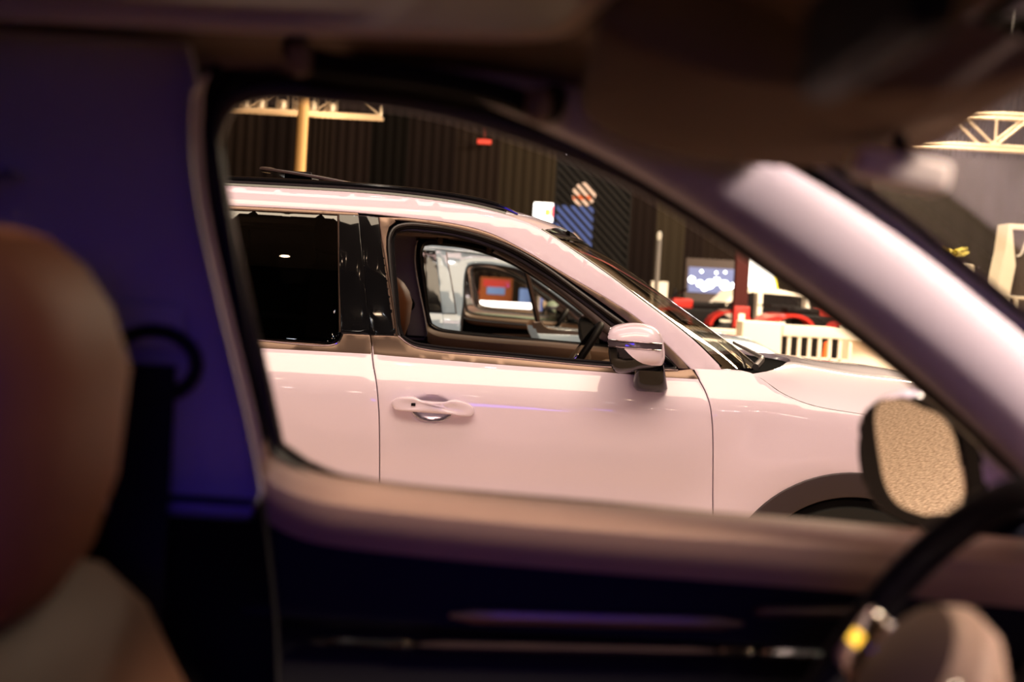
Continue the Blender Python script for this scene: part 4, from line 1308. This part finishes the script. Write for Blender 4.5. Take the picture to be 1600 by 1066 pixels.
# bright banner
e = empty('lit_banner', (4.22, 28.35, 0), 'very bright white backlit banner with blue and yellow edge, right of the column', 'banner')
ban = [(0.33, 0.2), (0.95, 0.2), (0.98, 1.6), (0.96, 2.0), (0.90, 2.24), (0.74, 2.32), (0.33, 2.36)]
mb = MB()
mb.loft([[(a, 0.0, b) for a, b in ban], [(a, 0.08, b) for a, b in ban]])
mb.build('lit_face', 'screenwhite', e, smooth=False)
MB().tube([(0.955, -0.01, 1.55), (0.975, -0.01, 1.75), (0.965, -0.01, 2.0)], 0.028, 8).build('yellow_edge', 'screenyellow', e)
MB().tube([(0.965, -0.01, 2.0), (0.90, -0.01, 2.25), (0.74, -0.01, 2.33), (0.33, -0.01, 2.38)], 0.03, 8).build('blue_edge', 'bluepaint', e)
MB().box(0.3, 1.0, 0.0, 0.3, 0, 0.2).build('foot', 'grey', e)


def small_suv(name, loc, m, label, rz=0.0, L=4.5, lower=None):
    """background car: lofted body, glasshouse, wheels, lamps"""
    e = empty(name, loc, label, 'car', 'show cars on the far stand', rz)
    k_ = L / 4.5
    body = [(-2.2, 0.35), (-2.25, 0.7), (-2.2, 1.05), (-1.2, 1.08), (0.9, 1.05), (1.8, 0.98), (2.2, 0.85), (2.25, 0.5), (2.2, 0.35)]
    mb = MB()
    rings = [[(a * k_ * sc, y * k_, 0.35 + (b - 0.35) * (0.97 if sc < 1 else 1)) for a, b in body] for y, sc in ((-0.9, 0.96), (-0.8, 1.0), (0.8, 1.0), (0.9, 0.96))]
    mb.loft(rings)
    b = mb.build('body', m, e)
    house = [(-2.05, 1.06), (-1.9, 1.5), (-1.6, 1.62), (0.0, 1.64), (0.35, 1.55), (1.0, 1.07)]
    MB().loft([[(a * k_, y * k_ * (0.94 if c_ > 1.3 else 1.0), c_) for a, c_ in house] for y in (-0.80, 0.80)]).build('window_band', 'carglass', e)
    roof = [(-2.0, 1.50), (-1.65, 1.66), (0.0, 1.69), (0.40, 1.60), (1.1, 1.07), (1.02, 1.05), (0.34, 1.53), (0.0, 1.60), (-1.6, 1.57), (-1.85, 1.48)]
    MB().loft([[(a * k_, y * k_, c_) for a, c_ in roof] for y in (-0.78, 0.78)]).build('roof', m, e)
    for xx in (-1.0, -0.1):
        MB().box(xx - 0.04, xx + 0.04, -0.805, 0.805, 1.05, 1.60).build('pillar', m, e)
    for xx in (-1.4, 1.4):
        for yy in (-0.85, 0.85):
            MB().lathe([(0.01, -0.12), (0.33, -0.12), (0.35, 0), (0.33, 0.12), (0.01, 0.12)], 'Y', 24, (xx * k_, yy * k_, 0.35)).build('wheel', 'tyre', e)
    if lower:
        for yy in (-0.68, 0.68):
            MB().box(-1.9 * k_, 1.2 * k_, yy - 0.03, yy + 0.03, 0.40, 0.88, 0.02).build('lower_panel', lower, e)
    for yy in (-0.7, 0.7):
        MB().box(2.1 * k_, 2.26 * k_, yy * k_ - 0.15, yy * k_ + 0.15, 0.72, 0.86, 0.02).build('headlamp', 'head', e)
    return e


small_suv('show_car', (4.30, 26.75, 0), 'white', 'white show car behind the dark red column, before the lit banner', rz=3.24, L=3.3, lower='redpaint')
small_suv('show_car', (7.6, 30.2, 0), 'white', 'white show car right of the lit banner, mostly behind the roof pillar', rz=-0.1)
small_suv('show_car', (-1.6, 31, 0), 'redpaint', 'red show car glimpsed through the row of car windows', rz=0.1)


def quad(loc, label, m):
    """all-terrain quad: four fat tyres, fenders, seat, handlebar"""
    e = empty('quad_bike', loc, label, 'quad bike', 'quad bikes behind the white counter')
    for xx in (-0.55, 0.55):
        for yy in (-0.4, 0.4):
            MB().lathe([(0.10, -0.11), (0.26, -0.12), (0.30, -0.06), (0.30, 0.06), (0.26, 0.12), (0.10, 0.11)], 'Y', 20, (xx, yy, 0.30)).build('wheel', 'tyre', e)
    for xx in (-0.55, 0.55):
        rings = [[(xx + 0.40 * math.cos(a), y, 0.52 + 0.28 * math.sin(a)) for a in [PI * t / 10 for t in range(11)]] + [(xx + 0.35 * math.cos(a), y, 0.52 + 0.23 * math.sin(a)) for a in [PI * t / 10 for t in range(10, -1, -1)]] for y in (-0.52, -0.25, 0.25, 0.52)]
        MB().loft(rings).build('fender', m, e)
    MB().box(-0.45, 0.45, -0.18, 0.18, 0.45, 0.80, 0.06).build('body', 'bikeblack', e)
    MB().box(0.05, 0.42, -0.17, 0.17, 0.78, 0.96, 0.06).build('tank_cover', m, e)
    MB().box(-0.55, 0.1, -0.16, 0.16, 0.80, 0.92, 0.05).build('seat', 'bikeblack', e)
    MB().tube([(0.25, -0.42, 1.12), (0.30, -0.2, 1.08), (0.34, 0, 1.02), (0.30, 0.2, 1.08), (0.25, 0.42, 1.12)], 0.02, 8).build('handlebar', 'bikeblack', e)
    MB().tube([(0.5, 0, 0.6), (0.34, 0, 1.05)], 0.04, 8).build('steering_post', 'bikeblack', e)
    for hy in (-0.20, 0.20):
        MB().box(0.50, 0.62, hy - 0.08, hy + 0.08, 0.82, 0.92, 0.03).build('headlamp', 'head', e)
    MB().tube([(-0.9, -0.3, 0.92), (-0.9, 0.3, 0.92), (-0.45, 0.3, 0.92), (-0.45, -0.3, 0.92)], 0.015, 6, closed=True).build('rack', 'bikeblack', e)
    return e


quad((5.25, 25.0, 0.45), 'red quad bike just right of the dark red column', 'redpaint').rotation_euler.z = 0.2
quad((7.3, 25.2, 0.45), 'dark red quad bike right of the brighter red one, mostly behind the roof pillar', 'darkred').rotation_euler.z = -0.2
quad((3.15, 25.0, 0.45), 'red quad bike left of the dark red column, at the windscreen edge', 'redpaint').rotation_euler.z = 3.3
tag(quad_box('trim_1', 2.0, 8.5, 24.4, 25.7, 0.0, 0.45, 'bikeblack'), kind='structure')
# counters and railing
thing('dark_backing', MB().box(2.9, 5.6, 20.6, 20.7, 0, 0.98, 0.01), 'bikeblack', 'dark sheet added to darken the gaps behind the white railing bars', 'partition')  # added behind the bars so the gaps between them look dark
thing('white_counter', MB().box(2.74, 3.22, 17, 17.5, 0, 1.18, 0.02), 'white', 'white counter beside the dark red column', 'counter')
e = empty('white_railing', (3.22, 17, 0), 'white railing with thin upright bars above the white hood', 'railing')
MB().box(0.0, 1.65, -0.04, 0.06, 1.03, 1.165, 0.01).build('top_rail', 'white', e)
MB().box(0.0, 0.80, -0.02, 0.03, 0.74, 0.79, 0.005).build('lower_rail', 'white', e)
for k_ in range(7):
    xx = 0.07 + k_ * 0.122
    MB().box(xx, xx + 0.036, -0.02, 0.03, 0.0, 1.04, 0.004).build('baluster', 'white', e)
e = empty('ribbed_counter', (4.04, 17.1, 0), 'long white counter with a ribbed upper edge at the hood front', 'counter')
MB().box(0, 1.05, 0, 0.5, 0, 1.14, 0.01).build('counter_body', 'white', e)
for k_ in range(30):
    MB().box(0.01 + k_ * 0.035, 0.028 + k_ * 0.035, -0.012, 0.001, 0.86, 1.02, 0.002).build('rib', 'white', e)
thing('low_white_wall', MB().box(2.2, 3.3, 19.4, 19.6, 0, 1.02, 0.01), 'white', 'low white partition behind the windscreen base', 'partition')
thing('orange_case', MB().box(2.72, 3.12, 19.0, 19.35, 0, 0.93, 0.03), 'orange', 'orange red case behind the windscreen base', 'case')
e = empty('traffic_cone', (4.42, 20, 0), 'orange cone seen between the railing bars', 'cone')
MB().lathe([(0.001, 0.04), (0.13, 0.04), (0.03, 0.90), (0.001, 0.91)], 'Z', 20).build('cone_body', 'orange', e)
MB().box(-0.18, 0.18, -0.18, 0.18, 0, 0.04, 0.01).build('cone_base', 'orange', e)
thing('red_case', MB().box(4.62, 5.0, 15.6, 16.1, 0, 0.80, 0.03), 'orange', 'red orange case at the front end of the white hood', 'case')
# chairs / stools seen through the railing
for k_, (sx, sy) in enumerate(((3.25, 18.6), (4.72, 19.0))):
    e = empty('bar_stool', (sx, sy, 0), ('white round stool left of the railing bars', 'white round stool right of the orange cone')[k_], 'stool', 'white stools behind the railing')
    MB().lathe([(0.001, 0.86), (0.17, 0.86), (0.19, 0.90), (0.17, 0.95), (0.001, 0.96)], 'Z', 24).build('seat', 'white', e)
    MB().tube([(0, 0, 0.02), (0, 0, 0.87)], 0.025, 10).build('stem', 'chrome', e)
    MB().lathe([(0.001, 0), (0.2, 0), (0.19, 0.025), (0.001, 0.04)], 'Z', 24).build('foot', 'chrome', e)
# right-hand stand: framed sign, railing, plant, pedestal
e = empty('framed_sign', (5.16, 15, 0), 'dark sign board in a curved white frame with pale script, far right', 'sign')
fl = [(0.02, 1.0), (0.0, 1.65), (0.02, 1.9), (-0.04, 1.55), (-0.06, 1.2)]
prof = [(0.0, 0.9), (0.03, 1.65), (0.07, 1.95), (0.0, 2.38), (-0.03, 2.38), (-0.05, 2.1), (-0.12, 1.65), (-0.12, 0.9)]
MB().loft([[(a + 0.0, y, b) for a, b in prof] for y in (-0.05, 0.3)]).build('curved_side', 'white', e, smooth=False)
MB().box(-0.03, 1.1, -0.03, 0.3, 2.33, 2.385, 0.005).build('top_bar', 'white', e)
MB().box(0.0, 1.1, 0.02, 0.2, 0.9, 2.34).build('board', 'grey', e)
MB().box(-0.15, 1.1, -0.1, 0.35, 0.0, 0.9, 0.01).build('plinth', 'white', e)
cu = bpy.data.curves.new('script_curve', 'FONT')
cu.body = 'Ju'
cu.size = 0.24
cu.extrude = 0.004
cu.shear = 0.3
tmp = bpy.data.objects.new('tmp_script', cu)
COL.objects.link(tmp)
bpy.context.view_layer.update()
me = bpy.data.meshes.new_from_object(tmp)
bpy.data.objects.remove(tmp)
so = bpy.data.objects.new('script_lettering', me)
link(so, e)
so.location = (0.12, 0.014, 2.10)
so.rotation_euler = (PI / 2, 0, 0)
me.materials.append(MT['script'])
e = empty('stand_railing', (4.60, 14, 0), 'pale handrail with posts in front of the framed sign', 'railing')
MB().box(0, 1.4, -0.02, 0.03, 1.585, 1.615, 0.005).build('top_rail', 'white', e)
for xx in (0.0, 0.30, 0.62, 1.0, 1.35):
    MB().box(xx, xx + 0.04, -0.02, 0.03, 0, 1.59, 0.005).build('post', 'white', e)
MB().box(0, 1.4, -0.015, 0.02, 1.36, 1.385, 0.003).build('middle_rail', 'white', e)
e = empty('potted_plant', (6.06, 20, 0), 'yellow green plant on a dark post left of the framed sign', 'plant')
MB().box(-0.12, 0.12, -0.12, 0.12, 0, 2.12, 0.02).build('planter_post', 'bikeblack', e)
r2 = random.Random(5)
for k_ in range(26):
    a = r2.uniform(0, 2 * PI)
    l = r2.uniform(0.14, 0.26)
    zz = 2.12 + r2.uniform(0, 0.1)
    dx, dy = math.cos(a) * l, math.sin(a) * l
    MB().loft([[(0, 0, zz), (dx * .05, dy * .05, zz + .01)], [(dx * 0.5 - dy * 0.22, dy * 0.5 + dx * 0.22, zz + 0.09), (dx * 0.5 + dy * 0.22, dy * 0.5 - dx * 0.22, zz + 0.09)], [(dx, dy, zz + 0.13), (dx * 1.03, dy * 1.03, zz + 0.12)]], ringclosed=False).build('leaf', 'yellow', e)
thing('white_pedestal', MB().box(5.62, 5.78, 18, 18.2, 0, 2.04, 0.03), 'white', 'narrow white pedestal below the yellow green plant', 'pedestal')
# things glimpsed through the row of open windows
e = empty('orange_banner_stand', (-0.55, 27, 0), 'orange and blue poster stand seen through the car windows', 'poster')
MB().box(-0.12, 0.5, 0, 0.06, 0.1, 1.60, 0.01).build('poster_face', mat('brown_orange_print', (0.22, 0.065, 0.022), 0.7, spec=0.1), e)
MB().box(-0.06, 0.44, -0.01, -0.001, 1.42, 1.56).build('red_band', 'redpaint', e)
MB().box(0.02, 0.36, -0.012, -0.001, 1.28, 1.42).build('blue_band', 'bluepaint', e)
MB().box(-0.2, 0.55, -0.15, 0.2, 0, 0.1, 0.01).build('foot', 'grey', e)
thing('blue_totem', MB().box(0.08, 0.30, 26.5, 26.7, 0, 1.42, 0.02), 'bluepaint', 'narrow blue totem beside the orange poster stand', 'totem')
e = empty('glow_counter', (-0.65, 24, 0), 'long counter with a glowing white top seen through the car windows', 'counter')
MB().box(-0.05, 0.95, 0, 0.4, 1.08, 1.17, 0.02).build('glow_top', 'screenwhite', e)  # brightness of the white counter top put in as emission
MB().box(0.0, 0.9, 0.03, 0.37, 0, 1.08).build('counter_body', 'grey', e)
